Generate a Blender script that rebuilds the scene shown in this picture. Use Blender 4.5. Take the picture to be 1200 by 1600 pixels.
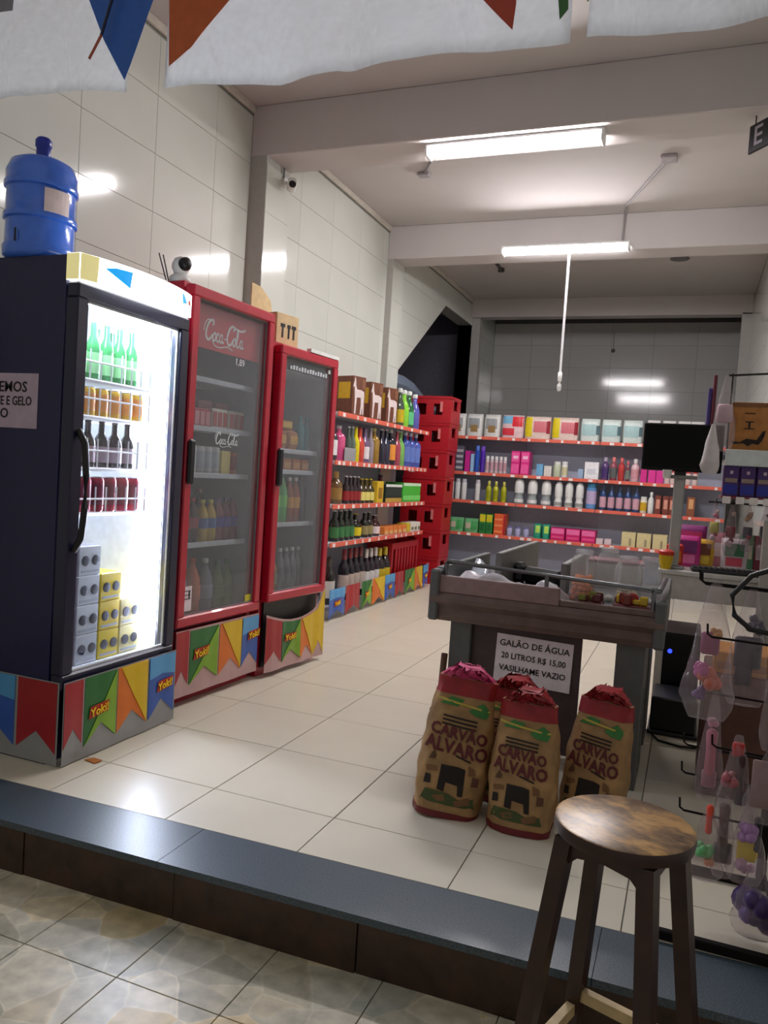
import bpy, bmesh, math, random
from mathutils import Vector, Matrix
random.seed(11)
R = math.radians
for o in list(bpy.data.objects): bpy.data.objects.remove(o)
scene = bpy.context.scene
COL = scene.collection

# ------------------------------------------------------------------ camera
F_PX = 1220.77; YAW = R(-21.337); PITCH = R(-2.8965); ROLL = R(-3.7623)
CAM = Vector((2.0863, -2.4922, 1.2347))
_fw = Vector((math.sin(YAW)*math.cos(PITCH), math.cos(YAW)*math.cos(PITCH), math.sin(PITCH)))
_rt = Vector((math.cos(YAW), -math.sin(YAW), 0)); _dn = -_rt.cross(_fw)
RT = math.cos(ROLL)*_rt + math.sin(ROLL)*_dn
DN = -math.sin(ROLL)*_rt + math.cos(ROLL)*_dn
cam_data = bpy.data.cameras.new('camera'); cam = bpy.data.objects.new('camera', cam_data); COL.objects.link(cam)
cam.matrix_world = Matrix(((RT.x, -DN.x, -_fw.x, CAM.x), (RT.y, -DN.y, -_fw.y, CAM.y), (RT.z, -DN.z, -_fw.z, CAM.z), (0, 0, 0, 1)))
cam_data.sensor_width = 36; cam_data.lens = F_PX*36/1600; cam_data.clip_start = .02
scene.camera = cam
# ------------------------------------------------------------------ world, exposure
world = bpy.data.worlds.new('night'); scene.world = world; world.use_nodes = True
world.node_tree.nodes['Background'].inputs[0].default_value = (1, .96, .88, 1)
world.node_tree.nodes['Background'].inputs[1].default_value = .28
scene.view_settings.view_transform = 'Standard'; scene.view_settings.look = 'None'
scene.view_settings.gamma = 1; scene.view_settings.use_curve_mapping = False
scene.view_settings.exposure = 0.0
TUBE_POWER = 138.0       # strength of the ceiling tubes
COOLER_POWER = 150.0     # strength of the lit cooler's strip
HEADER_POWER = 4.0

# ------------------------------------------------------------------ measuring helpers (photo point -> place)
def ray(u, v): return RT*((u-600)/F_PX) + DN*((v-800)/F_PX) + _fw
def at_x(u, v, x): d = ray(u, v); return CAM + d*((x-CAM.x)/d.x)
def at_y(u, v, y): d = ray(u, v); return CAM + d*((y-CAM.y)/d.y)
def at_z(u, v, z): d = ray(u, v); return CAM + d*((z-CAM.z)/d.z)

# ------------------------------------------------------------------ materials
def lin(c):
    c = c/255.0
    return c/12.92 if c <= .04045 else ((c+.055)/1.055)**2.4
def L3(rgb): return (lin(rgb[0]), lin(rgb[1]), lin(rgb[2]), 1)
_mats = {}
def pm(rgb, rough=.5, metal=0, var=.05, scale=25, coat=0, bump=0, spec=.5):
    key = (tuple(rgb), rough, metal, var, scale, coat, bump, spec)
    if key in _mats: return _mats[key]
    m = bpy.data.materials.new('finish_%d_%d_%d' % tuple(rgb)); m.use_nodes = True
    nt = m.node_tree; b = nt.nodes['Principled BSDF']
    b.inputs['Roughness'].default_value = rough; b.inputs['Metallic'].default_value = metal
    b.inputs['Coat Weight'].default_value = coat; b.inputs['Specular IOR Level'].default_value = spec
    tc = nt.nodes.new('ShaderNodeTexCoord'); nz = nt.nodes.new('ShaderNodeTexNoise')
    nz.inputs['Scale'].default_value = scale; nz.inputs['Detail'].default_value = 3
    nt.links.new(tc.outputs['Object'], nz.inputs['Vector'])
    rp = nt.nodes.new('ShaderNodeValToRGB'); c = L3(rgb)
    rp.color_ramp.elements[0].position = .3; rp.color_ramp.elements[1].position = .7
    rp.color_ramp.elements[0].color = tuple(x*(1-var*2) for x in c[:3])+(1,)
    rp.color_ramp.elements[1].color = tuple(min(1, x*(1+var)) for x in c[:3])+(1,)
    nt.links.new(nz.outputs['Fac'], rp.inputs['Fac']); nt.links.new(rp.outputs['Color'], b.inputs['Base Color'])
    if bump:
        bp = nt.nodes.new('ShaderNodeBump'); bp.inputs['Strength'].default_value = bump; bp.inputs['Distance'].default_value = .01
        nt.links.new(nz.outputs['Fac'], bp.inputs['Height']); nt.links.new(bp.outputs['Normal'], b.inputs['Normal'])
    _mats[key] = m
    return m
def clear(name, tint=(1, 1, 1), body=(230, 235, 240), amount=.06, rough=.03, fres=1.45):
    """thin clear sheet: see-through, with a fresnel gloss and a little milkiness"""
    m = bpy.data.materials.new(name); m.use_nodes = True; nt = m.node_tree
    for n in list(nt.nodes): nt.nodes.remove(n)
    out = nt.nodes.new('ShaderNodeOutputMaterial'); tr = nt.nodes.new('ShaderNodeBsdfTransparent'); tr.inputs[0].default_value = tuple(tint)+(1,)
    df = nt.nodes.new('ShaderNodeBsdfDiffuse'); df.inputs[0].default_value = L3(body)
    nz = nt.nodes.new('ShaderNodeTexNoise'); nz.inputs['Scale'].default_value = 9
    mr = nt.nodes.new('ShaderNodeMapRange'); mr.inputs['To Min'].default_value = amount*.6; mr.inputs['To Max'].default_value = min(1, amount*1.4)
    nt.links.new(nz.outputs['Fac'], mr.inputs['Value'])
    gl = nt.nodes.new('ShaderNodeBsdfGlossy'); gl.inputs['Roughness'].default_value = rough
    lw = nt.nodes.new('ShaderNodeLayerWeight'); lw.inputs['Blend'].default_value = .5
    pw = nt.nodes.new('ShaderNodeMath'); pw.operation = 'POWER'; pw.inputs[1].default_value = 5; nt.links.new(lw.outputs['Facing'], pw.inputs[0])
    fr = nt.nodes.new('ShaderNodeMath'); fr.operation = 'MULTIPLY_ADD'; fr.inputs[1].default_value = .9; fr.inputs[2].default_value = ((fres-1)/(fres+1))**2; nt.links.new(pw.outputs[0], fr.inputs[0])
    a = nt.nodes.new('ShaderNodeMixShader'); b = nt.nodes.new('ShaderNodeMixShader')
    nt.links.new(mr.outputs[0], a.inputs[0]); nt.links.new(tr.outputs[0], a.inputs[1]); nt.links.new(df.outputs[0], a.inputs[2])
    nt.links.new(fr.outputs[0], b.inputs[0]); nt.links.new(a.outputs[0], b.inputs[1]); nt.links.new(gl.outputs[0], b.inputs[2])
    nt.links.new(b.outputs[0], out.inputs[0])
    return m
def glow(name, rgb, strength):
    m = bpy.data.materials.new(name); m.use_nodes = True; nt = m.node_tree; b = nt.nodes['Principled BSDF']
    b.inputs['Base Color'].default_value = L3(rgb); b.inputs['Emission Color'].default_value = L3(rgb); b.inputs['Emission Strength'].default_value = strength
    return m
GLASS = clear('door_glass', (.95, .96, .97), (196, 200, 208), amount=.095, rough=.03)  # grey diffuse haze stands in for the bright room reflected in the panes
BLUEGLASS = clear('cooler_glass', (.97, .98, 1), amount=.01, rough=.02)
JAR = clear('jar_plastic', (.95, .95, .95), (228, 228, 230), .24, .1)
POLY = clear('poly_bag', (.97, .95, .96), (205, 190, 195), .14, .12)
def sheet_mat():
    m = clear('white_party_sheet', (.95, .97, 1), (240, 243, 246), .68, .3, 1.3); nt = m.node_tree
    df = [n for n in nt.nodes if n.type == 'BSDF_DIFFUSE'][0]; tl = nt.nodes.new('ShaderNodeBsdfTranslucent'); tl.inputs[0].default_value = L3((240, 244, 248))
    ad = nt.nodes.new('ShaderNodeMixShader'); ad.inputs[0].default_value = .6; tgt = df.outputs[0].links[0].to_socket
    nt.links.new(df.outputs[0], ad.inputs[1]); nt.links.new(tl.outputs[0], ad.inputs[2]); nt.links.new(ad.outputs[0], tgt)
    return m
SHEET = sheet_mat()
TUBE = glow('tube_light', (255, 250, 252), TUBE_POWER)
STRIP = glow('cooler_strip', (228, 236, 255), COOLER_POWER)
HEADER = glow('header_light', (250, 252, 250), HEADER_POWER)
HEADER_Y = glow('header_end_light', (225, 214, 150), .6)
HEADER_B = glow('header_blue_print', (0, 150, 225), .9)
HEADER_R = glow('header_red_print', (170, 60, 45), .6)
LED_BLUE = glow('led_blue', (40, 60, 255), 3)
BLACK = pm((16, 15, 17), .45); NAVY = pm((12, 10, 66), .4, coat=.1); WHITE = pm((228, 228, 224), .5); GREYP = pm((128, 130, 134), .5)
RED = pm((186, 20, 50), .32, coat=.3); CHROME = pm((200, 200, 205), .2, 1); STEEL = pm((120, 122, 126), .3, .9)
PAPER = pm((232, 220, 226), .8); INK = pm((24, 20, 26), .7); DARKPL = pm((22, 20, 30), .4)
CARD = pm((210, 184, 140), .8, var=.06)

# ------------------------------------------------------------------ mesh helpers
class MB:
    def __init__(s): s.v = []; s.f = []
    def add(s, vs, fs):
        n = len(s.v); s.v += [tuple(p) for p in vs]; s.f += [tuple(i+n for i in f) for f in fs]; return s
    def box(s, x0, x1, y0, y1, z0, z1, c=0):
        if x0 > x1: x0, x1 = x1, x0
        if y0 > y1: y0, y1 = y1, y0
        if z0 > z1: z0, z1 = z1, z0
        if c <= 0:
            return s.add([(x0, y0, z0), (x1, y0, z0), (x1, y1, z0), (x0, y1, z0), (x0, y0, z1), (x1, y0, z1), (x1, y1, z1), (x0, y1, z1)],
                         [(0, 3, 2, 1), (4, 5, 6, 7), (0, 1, 5, 4), (1, 2, 6, 5), (2, 3, 7, 6), (3, 0, 4, 7)])
        c = min(c, (x1-x0)*.45, (y1-y0)*.45, (z1-z0)*.45)
        lo = (x0, y0, z0); hi = (x1, y1, z1); vs = []; ix = {}
        for sx in (0, 1):
            for sy in (0, 1):
                for sz in (0, 1):
                    sg = (sx, sy, sz)
                    for a in range(3):
                        ix[(sg, a)] = len(vs)
                        vs.append(tuple((hi[k] if sg[k] else lo[k]) + (0 if k == a else (-c if sg[k] else c)) for k in range(3)))
        fs = []
        for a in range(3):
            b, d = (a+1) % 3, (a+2) % 3
            for sa in (0, 1):
                q = []
                for sb, sd in ((0, 0), (1, 0), (1, 1), (0, 1)):
                    g = [0]*3; g[a] = sa; g[b] = sb; g[d] = sd; q.append(ix[(tuple(g), a)])
                fs.append(tuple(q))
            for sb in (0, 1):
                for sd in (0, 1):
                    g0 = [0]*3; g1 = [0]*3; g0[b] = g1[b] = sb; g0[d] = g1[d] = sd; g1[a] = 1
                    g0, g1 = tuple(g0), tuple(g1)
                    fs.append((ix[(g0, b)], ix[(g0, d)], ix[(g1, d)], ix[(g1, b)]))
        for sx in (0, 1):
            for sy in (0, 1):
                for sz in (0, 1): fs.append(tuple(ix[((sx, sy, sz), a)] for a in range(3)))
        return s.add(vs, fs)
    def lathe(s, prof, cx=0, cy=0, seg=14, z0=0):
        vs = []; fs = []; n = len(prof)
        for r, z in prof:
            for k in range(seg): a = 2*math.pi*k/seg; vs.append((cx+r*math.cos(a), cy+r*math.sin(a), z0+z))
        for i in range(n-1):
            for k in range(seg): k2 = (k+1) % seg; fs.append((i*seg+k, i*seg+k2, (i+1)*seg+k2, (i+1)*seg+k))
        fs.append(tuple(range(seg))[::-1]); fs.append(tuple((n-1)*seg+k for k in range(seg)))
        return s.add(vs, fs)
    def tube(s, pts, r, seg=6, closed=False):
        pts = [Vector(p) for p in pts]; n = len(pts); vs = []; fs = []; up = None
        for i, p in enumerate(pts):
            if closed: t = pts[(i+1) % n]-pts[i-1]
            else: t = pts[min(i+1, n-1)]-pts[max(i-1, 0)]
            t.normalize()
            if up is None: up = Vector((0, 0, 1)) if abs(t.z) < .9 else Vector((1, 0, 0))
            a = t.cross(up)
            if a.length < 1e-4: up = Vector((1, 0, 0)) if abs(t.x) < .9 else Vector((0, 1, 0)); a = t.cross(up)
            a.normalize(); b = t.cross(a); up = -b if False else up
            rr = r[i] if isinstance(r, (list, tuple)) else r
            for k in range(seg): q = 2*math.pi*k/seg; vs.append(p + a*(rr*math.cos(q)) + b*(rr*math.sin(q)))
        for i in range(n if closed else n-1):
            j = (i+1) % n
            for k in range(seg): k2 = (k+1) % seg; fs.append((i*seg+k, i*seg+k2, j*seg+k2, j*seg+k))
        if not closed: fs.append(tuple(range(seg))[::-1]); fs.append(tuple((n-1)*seg+k for k in range(seg)))
        return s.add(vs, fs)
    def prism(s, poly, axis, a, b):
        """poly: 2d points in the two other axes (in x,y,z order); extruded along axis from a to b"""
        def P(q, t): return {'x': (t, q[0], q[1]), 'y': (q[0], t, q[1]), 'z': (q[0], q[1], t)}[axis]
        n = len(poly)
        return s.add([P(q, a) for q in poly]+[P(q, b) for q in poly],
                     [tuple(range(n))[::-1], tuple(range(n, 2*n))]+[(i, (i+1) % n, n+(i+1) % n, n+i) for i in range(n)])
    def beam(s, p, q, w, h):
        """square bar from p to q"""
        p = Vector(p); q = Vector(q); t = (q-p).normalized(); up = Vector((0, 0, 1)) if abs(t.z) < .95 else Vector((0, 1, 0))
        a = t.cross(up).normalized()*(w/2); b = t.cross(a).normalized()*(h/2)
        vs = [p+a+b, p-a+b, p-a-b, p+a-b, q+a+b, q-a+b, q-a-b, q+a-b]
        return s.add(vs, [(0, 1, 2, 3), (4, 7, 6, 5), (0, 4, 5, 1), (1, 5, 6, 2), (2, 6, 7, 3), (3, 7, 4, 0)])
    def loft(s, rings, cap=True):
        n = len(rings[0]); vs = [p for r in rings for p in r]; fs = []
        for i in range(len(rings)-1):
            for k in range(n): k2 = (k+1) % n; fs.append((i*n+k, i*n+k2, (i+1)*n+k2, (i+1)*n+k))
        if cap: fs.append(tuple(range(n))[::-1]); fs.append(tuple((len(rings)-1)*n+k for k in range(n)))
        return s.add(vs, fs)
    def mesh(s, smooth=None, name='mesh'):
        me = bpy.data.meshes.new(name); me.from_pydata(s.v, [], s.f)
        bm = bmesh.new(); bm.from_mesh(me); bmesh.ops.recalc_face_normals(bm, faces=bm.faces); bm.to_mesh(me); bm.free()
        if smooth:
            for p in me.polygons: p.use_smooth = True
            me.set_sharp_from_angle(angle=R(smooth))
        return me
    def build(s, name, mat, parent=None, smooth=None, loc=(0, 0, 0), rot=(0, 0, 0)):
        me = s.mesh(smooth, name); me.materials.append(mat)
        return link(name, me, parent, loc, rot)
def link(name, me, parent=None, loc=(0, 0, 0), rot=(0, 0, 0)):
    o = bpy.data.objects.new(name, me); COL.objects.link(o); o.location = loc; o.rotation_euler = rot
    if parent is not None: o.parent = parent
    return o
def tag(o, label, cat, group=None):
    o['label'] = label; o['category'] = cat
    if group: o['group'] = group
    return o
def thing(name, label, cat, loc=(0, 0, 0), rz=0, group=None):
    o = bpy.data.objects.new(name, None); COL.objects.link(o); o.empty_display_size = .05
    o.location = loc; o.rotation_euler = (0, 0, rz)
    return tag(o, label, cat, group)
def struct(o): o['kind'] = 'structure'; return o
def dup(root, parent=None):
    c = root.copy(); COL.objects.link(c); c.parent = parent
    for ch in [x for x in bpy.data.objects if x.parent == root]: dup(ch, c)
    return c
def text_mesh(s, size, extrude=.0006, bold=.012):
    cu = bpy.data.curves.new('lettering', 'FONT'); cu.body = s; cu.size = size; cu.offset = bold*size; cu.extrude = extrude; cu.align_x = 'CENTER'; cu.align_y = 'CENTER'; cu.resolution_u = 2
    o = bpy.data.objects.new('lettering', cu); COL.objects.link(o)
    dg = bpy.context.evaluated_depsgraph_get(); me = bpy.data.meshes.new_from_object(o.evaluated_get(dg))
    bpy.data.objects.remove(o); bpy.data.curves.remove(cu)
    return me
def text(s, size, mat, parent, loc, rot=(R(90), 0, 0), name='lettering', sx=1, bold=0):
    me = text_mesh(s, size); me.materials.clear(); me.materials.append(mat)
    o = link(name, me, parent, loc, rot); o.scale = (sx, 1, 1)
    return o
ORD = ['first', 'second', 'third', 'fourth', 'fifth', 'sixth', 'seventh', 'eighth', 'ninth', 'tenth', 'eleventh', 'twelfth']

# ================================================================== SETTING
XW, XR, YB, ZC = -1.0, 2.62, 9.7, 3.75          # left wall, right wall, back wall, ceiling
GROUT = pm((120, 116, 108), .9); FTILE = pm((212, 204, 186), .32, var=.02, scale=3, spec=.5)
def stepf(x): return -.318+.0345*x              # inner line of the granite
def stepo(x): return -.565+.0335*x              # outer edge of the step
# shop floor: slab with one object per tile
mb = MB(); mb.prism([(-1.1, stepf(-1.1)+.002), (3.2, stepf(3.2)+.002), (3.2, 9.8), (-1.1, 9.8)], 'z', -.17, -.004)
floor = struct(mb.build('floor', GROUT))
def clip(poly, f):
    out = []
    for i in range(len(poly)):
        a, b = poly[i], poly[(i+1) % len(poly)]; fa, fb = f(a), f(b)
        if fa >= 0: out.append(a)
        if (fa >= 0) != (fb >= 0): t = fa/(fa-fb); out.append((a[0]+(b[0]-a[0])*t, a[1]+(b[1]-a[1])*t))
    return out
full = None; g = .0022
for i in range(-2, 6):
    for j in range(-1, 20):
        x0, x1, y0, y1 = i*.5+g, i*.5+.5-g, j*.5+g, j*.5+.5-g
        if j == -1 or i == -2 and False:
            poly = clip([(x0, y0), (x1, y0), (x1, y1), (x0, y1)], lambda q: q[1]-stepf(q[0])-.003)
            if len(poly) < 3: continue
            MB().prism(poly, 'z', -.012, 0).build('floor_tile', FTILE, floor)
        else:
            if full is None: full = MB().box(g-.25, .25-g, g-.25, .25-g, -.012, 0, .0015).mesh(); full.materials.append(FTILE)
            link('floor_tile', full, floor, (i*.5+.25, j*.5+.25, 0))
# granite step: two slabs visible, riser faced with dark tiles
def granite():
    m = bpy.data.materials.new('dark_granite'); m.use_nodes = True; nt = m.node_tree; b = nt.nodes['Principled BSDF']
    b.inputs['Roughness'].default_value = .36
    tc = nt.nodes.new('ShaderNodeTexCoord'); nz = nt.nodes.new('ShaderNodeTexNoise'); nz.inputs['Scale'].default_value = 230; nz.inputs['Detail'].default_value = 4
    rp = nt.nodes.new('ShaderNodeValToRGB'); rp.color_ramp.elements[0].color = L3((50, 62, 70)); rp.color_ramp.elements[1].color = L3((84, 98, 108))
    rp.color_ramp.elements[0].position = .35; rp.color_ramp.elements[1].position = .7
    nt.links.new(tc.outputs['Object'], nz.inputs['Vector']); nt.links.new(nz.outputs['Fac'], rp.inputs['Fac']); nt.links.new(rp.outputs['Color'], b.inputs['Base Color'])
    return m
GRAN = granite(); RISER = pm((62, 40, 28), .45, var=.3, scale=14)
step = struct(MB().prism([(-1.6, stepo(-1.6)+.02), (3.6, stepo(3.6)+.02), (3.6, stepf(3.6)-.004), (-1.6, stepf(-1.6)-.004)], 'z', -.17, -.022).build('trim_1', pm((60, 50, 44), .8)))
xs = [-1.6, -.55, .655, 1.95, 3.6]
for a, b in zip(xs, xs[1:]):
    MB().prism([(a+.001, stepo(a)), (b-.001, stepo(b)), (b-.001, stepf(b)), (a+.001, stepf(a))], 'z', -.022, 0).build('granite_slab', GRAN, step)
xs = [-1.6, -.94, -.33, .135, .716, 1.317, 1.81, 2.4, 3.0, 3.6]
for k, (a, b) in enumerate(zip(xs, xs[1:])):
    d = .003 if k % 2 else .0
    MB().prism([(a+.002, stepo(a)+.004+d), (b-.002, stepo(b)+.004+d), (b-.002, stepo(b)+.0195), (a+.002, stepo(a)+.0195)], 'z', -.17, -.023).build('riser_tile', RISER, step)
# pavement outside, printed stone tiles
def stones():
    m = bpy.data.materials.new('stone_print_tile'); m.use_nodes = True; nt = m.node_tree; b = nt.nodes['Principled BSDF']; b.inputs['Roughness'].default_value = .36
    ge = nt.nodes.new('ShaderNodeNewGeometry'); N = nt.nodes.new
    wn = N('ShaderNodeTexNoise'); wn.inputs['Scale'].default_value = 6; mx = N('ShaderNodeMix'); mx.data_type = 'VECTOR'; mx.inputs['Factor'].default_value = .05
    nt.links.new(ge.outputs['Position'], wn.inputs['Vector']); nt.links.new(ge.outputs['Position'], mx.inputs[4]); nt.links.new(wn.outputs['Color'], mx.inputs[5])
    vo = N('ShaderNodeTexVoronoi'); vo.inputs['Scale'].default_value = 6.2; vo.inputs['Randomness'].default_value = 1
    nt.links.new(mx.outputs[1], vo.inputs['Vector'])
    rp = N('ShaderNodeValToRGB'); e = rp.color_ramp.elements; e[0].color = L3((172, 168, 150)); e[1].color = L3((214, 204, 180))
    for p, c in ((.2, (206, 192, 162)), (.38, (176, 176, 164)), (.55, (222, 210, 184)), (.7, (200, 176, 122)), (.8, (190, 186, 170))): q = e.new(p); q.color = L3(c)
    sp = N('ShaderNodeSeparateColor'); nt.links.new(vo.outputs['Color'], sp.inputs[0]); nt.links.new(sp.outputs[0], rp.inputs['Fac'])
    n2 = N('ShaderNodeTexNoise'); n2.inputs['Scale'].default_value = 22; n2.inputs['Detail'].default_value = 5; nt.links.new(ge.outputs['Position'], n2.inputs['Vector'])
    r2 = N('ShaderNodeMapRange'); r2.inputs['From Min'].default_value = .3; r2.inputs['From Max'].default_value = .7; r2.inputs['To Min'].default_value = .72; r2.inputs['To Max'].default_value = 1.1
    nt.links.new(n2.outputs['Fac'], r2.inputs['Value'])
    ve = N('ShaderNodeTexVoronoi'); ve.feature = 'DISTANCE_TO_EDGE'; ve.inputs['Scale'].default_value = 6.2; nt.links.new(mx.outputs[1], ve.inputs['Vector'])
    r3 = N('ShaderNodeMapRange'); r3.inputs['From Max'].default_value = .035; r3.inputs['To Min'].default_value = 1.18; r3.inputs['To Max'].default_value = 1; nt.links.new(ve.outputs['Distance'], r3.inputs['Value'])
    mu = N('ShaderNodeMath'); mu.operation = 'MULTIPLY'; nt.links.new(r2.outputs[0], mu.inputs[0]); nt.links.new(r3.outputs[0], mu.inputs[1])
    vm = N('ShaderNodeVectorMath'); vm.operation = 'SCALE'; nt.links.new(rp.outputs['Color'], vm.inputs[0]); nt.links.new(mu.outputs[0], vm.inputs['Scale'])
    nt.links.new(vm.outputs[0], b.inputs['Base Color'])
    return m
STONE = stones()
walk = struct(MB().box(-2.4, 4.0, -3.2, -.46, -.3, -.176).build('pavement', pm((112, 108, 98), .9)))
pt = None; T = .325
for i in range(-8, 9):
    for j in range(-8, 0):
        x0 = .75+i*T; y1 = -.5+(j+1)*T
        if x0 > 3 or x0 < -1.8 or y1-T < -3.1: continue
        if pt is None: pt = MB().box(-T/2+.0015, T/2-.0015, -T/2+.0015, T/2-.0015, -.008, 0, .001).mesh(); pt.materials.append(STONE)
        link('paving_tile', pt, walk, (x0+T/2, y1-T/2, -.17))
# ---- walls
WT = pm((206, 208, 200), .1, var=.015, scale=2); WG = pm((150, 150, 142), .9)
BT = pm((190, 190, 188), .1, var=.02, scale=2); TW, TH = .6, .335
def opening(y): return 2.36+(y-5.55)*(3.40-2.36)/1.55
wall = MB().prism([(-.6, 0), (5.55, 0), (5.55, 2.36), (7.1, 3.40), (8.36, 3.40), (8.36, 0), (9.8, 0), (9.8, 3.8), (-.6, 3.8)], 'x', -1.2, XW-.006)
wall_left = struct(wall.build('wall_left', WG))
tm = None
for i in range(-1, 18):
    for j in range(0, 11):
        y0 = -.46+i*TW; y1 = y0+TW; z0 = j*TH; z1 = min(z0+TH, 3.72)
        y0 = max(y0, -.6)
        if y1 > 9.69: y1 = 9.69
        if y1-y0 < .05: continue
        sq = [(y0+.0012, z0+.0012), (y1-.0012, z0+.0012), (y1-.0012, z1-.0012), (y0+.0012, z1-.0012)]
        if y1 <= 5.55 or z0 >= 3.4:
            if abs(y1-y0-TW) < 1e-6 and abs(z1-z0-TH) < 1e-6:
                if tm is None: tm = MB().box(-.006, 0, -TW/2+.0012, TW/2-.0012, -TH/2+.0012, TH/2-.0012, .001).mesh(); tm.materials.append(WT)
                link('wall_tile', tm, wall_left, (XW, (y0+y1)/2, (z0+z1)/2))
            else: MB().prism(sq, 'x', XW-.006, XW).build('wall_tile', WT, wall_left)
            continue
        m2 = MB()
        a = clip(sq, lambda q: 5.55-q[0])
        if len(a) > 2: m2.prism(a, 'x', XW-.006, XW)
        b = clip(sq, lambda q: q[0]-5.55)
        if len(b) > 2: b = clip(b, lambda q: 7.1-q[0])
        if len(b) > 2: b = clip(b, lambda q: q[1]-opening(q[0]))
        if len(b) > 2: m2.prism(b, 'x', XW-.006, XW)
        b = clip(sq, lambda q: q[0]-8.36)
        if len(b) > 2: m2.prism(b, 'x', XW-.006, XW)
        b = clip(clip(sq, lambda q: q[0]-7.1), lambda q: 8.36-q[0])
        if len(b) > 2: b = clip(b, lambda q: q[1]-3.4)
        if len(b) > 2: m2.prism(b, 'x', XW-.006, XW)
        if m2.v: m2.build('wall_tile', WT, wall_left)
wall_back = struct(MB().box(-1.2, 2.8, YB+.006, YB+.2, 0, 3.8).build('wall_back', pm((84, 84, 84), .9)))
bt = MB().box(-TW/2+.0012, TW/2-.0012, 0, .006, -TH/2+.0012, TH/2-.0012, .001).mesh(); bt.materials.append(BT)
for i in range(6):
    for j in range(0, 11): link('wall_tile', bt, wall_back, (-.7+i*TW, YB, j*TH+TH/2))
wall_right = struct(MB().box(XR+.006, XR+.2, 1.2, 9.8, 0, 3.8).build('wall_right', WG))
rt_ = MB().box(0, .006, -TW/2+.0012, TW/2-.0012, -TH/2+.0012, TH/2-.0012, .001).mesh(); rt_.materials.append(WT)
for i in range(14):
    for j in range(0, 11): link('wall_tile', rt_, wall_right, (XR, 1.5+i*TW, j*TH+TH/2))
# pilasters: two on the left wall, one in the back corner, one right
PIL = pm((196, 196, 190), .18, var=.03, scale=3); PILG = pm((176, 174, 168), .45, var=.03)
def pilaster(x0, x1, y0, y1, z1, m, front='x'):
    p = struct(MB().box(x0, x1, y0, y1, 0, z1).build('wall_pilaster', PILG))
    return p
p = pilaster(XW, -.868, 2.37, 2.71, 3.4, PIL)
for j in range(0, 10): MB().box(-.868, -.862, 2.372, 2.708, j*TH+.001, min(j*TH+TH-.001, 3.4)).build('pilaster_tile', WT, p)
p = pilaster(XW, -.935, 5.05, 5.36, 3.42, PIL)
for j in range(0, 10): MB().box(-.935, -.929, 5.052, 5.358, j*TH+.001, min(j*TH+TH-.001, 3.42)).build('pilaster_tile', WT, p)
pilaster(-1.2, -.88, 8.36, 8.5, 3.52, PIL)
pilaster(2.50, XR, 8.3, 8.5, 3.52, PIL)
# dark space behind the slanted opening
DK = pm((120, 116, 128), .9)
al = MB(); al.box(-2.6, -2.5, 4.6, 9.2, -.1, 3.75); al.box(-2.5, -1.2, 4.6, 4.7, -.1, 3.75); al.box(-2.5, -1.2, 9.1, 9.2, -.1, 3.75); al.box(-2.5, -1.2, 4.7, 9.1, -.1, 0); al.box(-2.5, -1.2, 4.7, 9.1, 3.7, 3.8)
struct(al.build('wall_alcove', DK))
# ---- ceiling and beams
CEIL = pm((196, 190, 188), .85, var=.02, scale=2); CEIL3 = CEIL
struct(MB().box(-1.2, 2.8, -.6, 9.8, ZC, ZC+.15).build('ceiling', CEIL))
BEAM = pm((198, 192, 190), .8, var=.02, scale=2)
for n, (y0, y1, z0) in enumerate(((2.37, 2.71, 3.40), (5.05, 5.36, 3.42), (8.3, 8.5, 3.50))):
    struct(MB().box(XW-.0, XR, y0, y1, z0, ZC, .006).build('ceiling_beam', BEAM))
struct(MB().box(XW, XW+.025, -.5, 8.3, 3.70, ZC, .004).build('trim_2', pm((205, 198, 186), .7)))
struct(MB().box(-1.2, 2.8, -.78, -.6, 2.95, 3.9).build('wall_front_lintel', BEAM))

# ================================================================== LAMPS
def tube_lamp(label, x0, x1, y, z):
    t = thing('tube_lamp', label, 'lamp', (0, 0, 0))
    L = x1-x0
    MB().box(x0, x1, y-.06, y+.06, z+.012, z+.035, .006).build('housing', pm((235, 235, 235), .4), t)
    m = MB().prism([(y+.056*math.cos(a), z+.012+.05*math.sin(a)) for a in [math.pi+math.pi*k/8 for k in range(9)]], 'x', x0+.02, x1-.02)
    m.build('diffuser', TUBE, t, 40)
    for s in (x0, x1-.02): MB().box(s, s+.02, y-.058, y+.058, z-.04, z+.014, .005).build('end_cap', pm((235, 235, 235), .4), t)
    return t
L1 = tube_lamp('glowing white tube lamp nearest the front under the first beam', .285, 1.425, 2.48, 3.365)
L2 = tube_lamp('glowing white tube lamp farther back on the second beam', .21, 1.39, 4.985, 3.43)
# thin conduit hanging from the second lamp with a socket and plug
t = thing('hanging_socket', 'thin white conduit hanging from the rear lamp ending in a socket', 'socket', (.855, 4.95, 2.1))
MB().tube([(0, 0, .16), (0, 0, 1.31)], .011, 8).build('conduit', pm((225, 225, 228), .35), t, 40)
MB().lathe([(.014, .09), (.02, .1), (.02, .17), (.012, .18)]).build('socket', WHITE, t, 40)
MB().lathe([(.012, 0), (.02, .01), (.02, .06), (.009, .075), (.009, .095)]).build('plug', pm((205, 205, 205), .4), t, 40)
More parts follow.
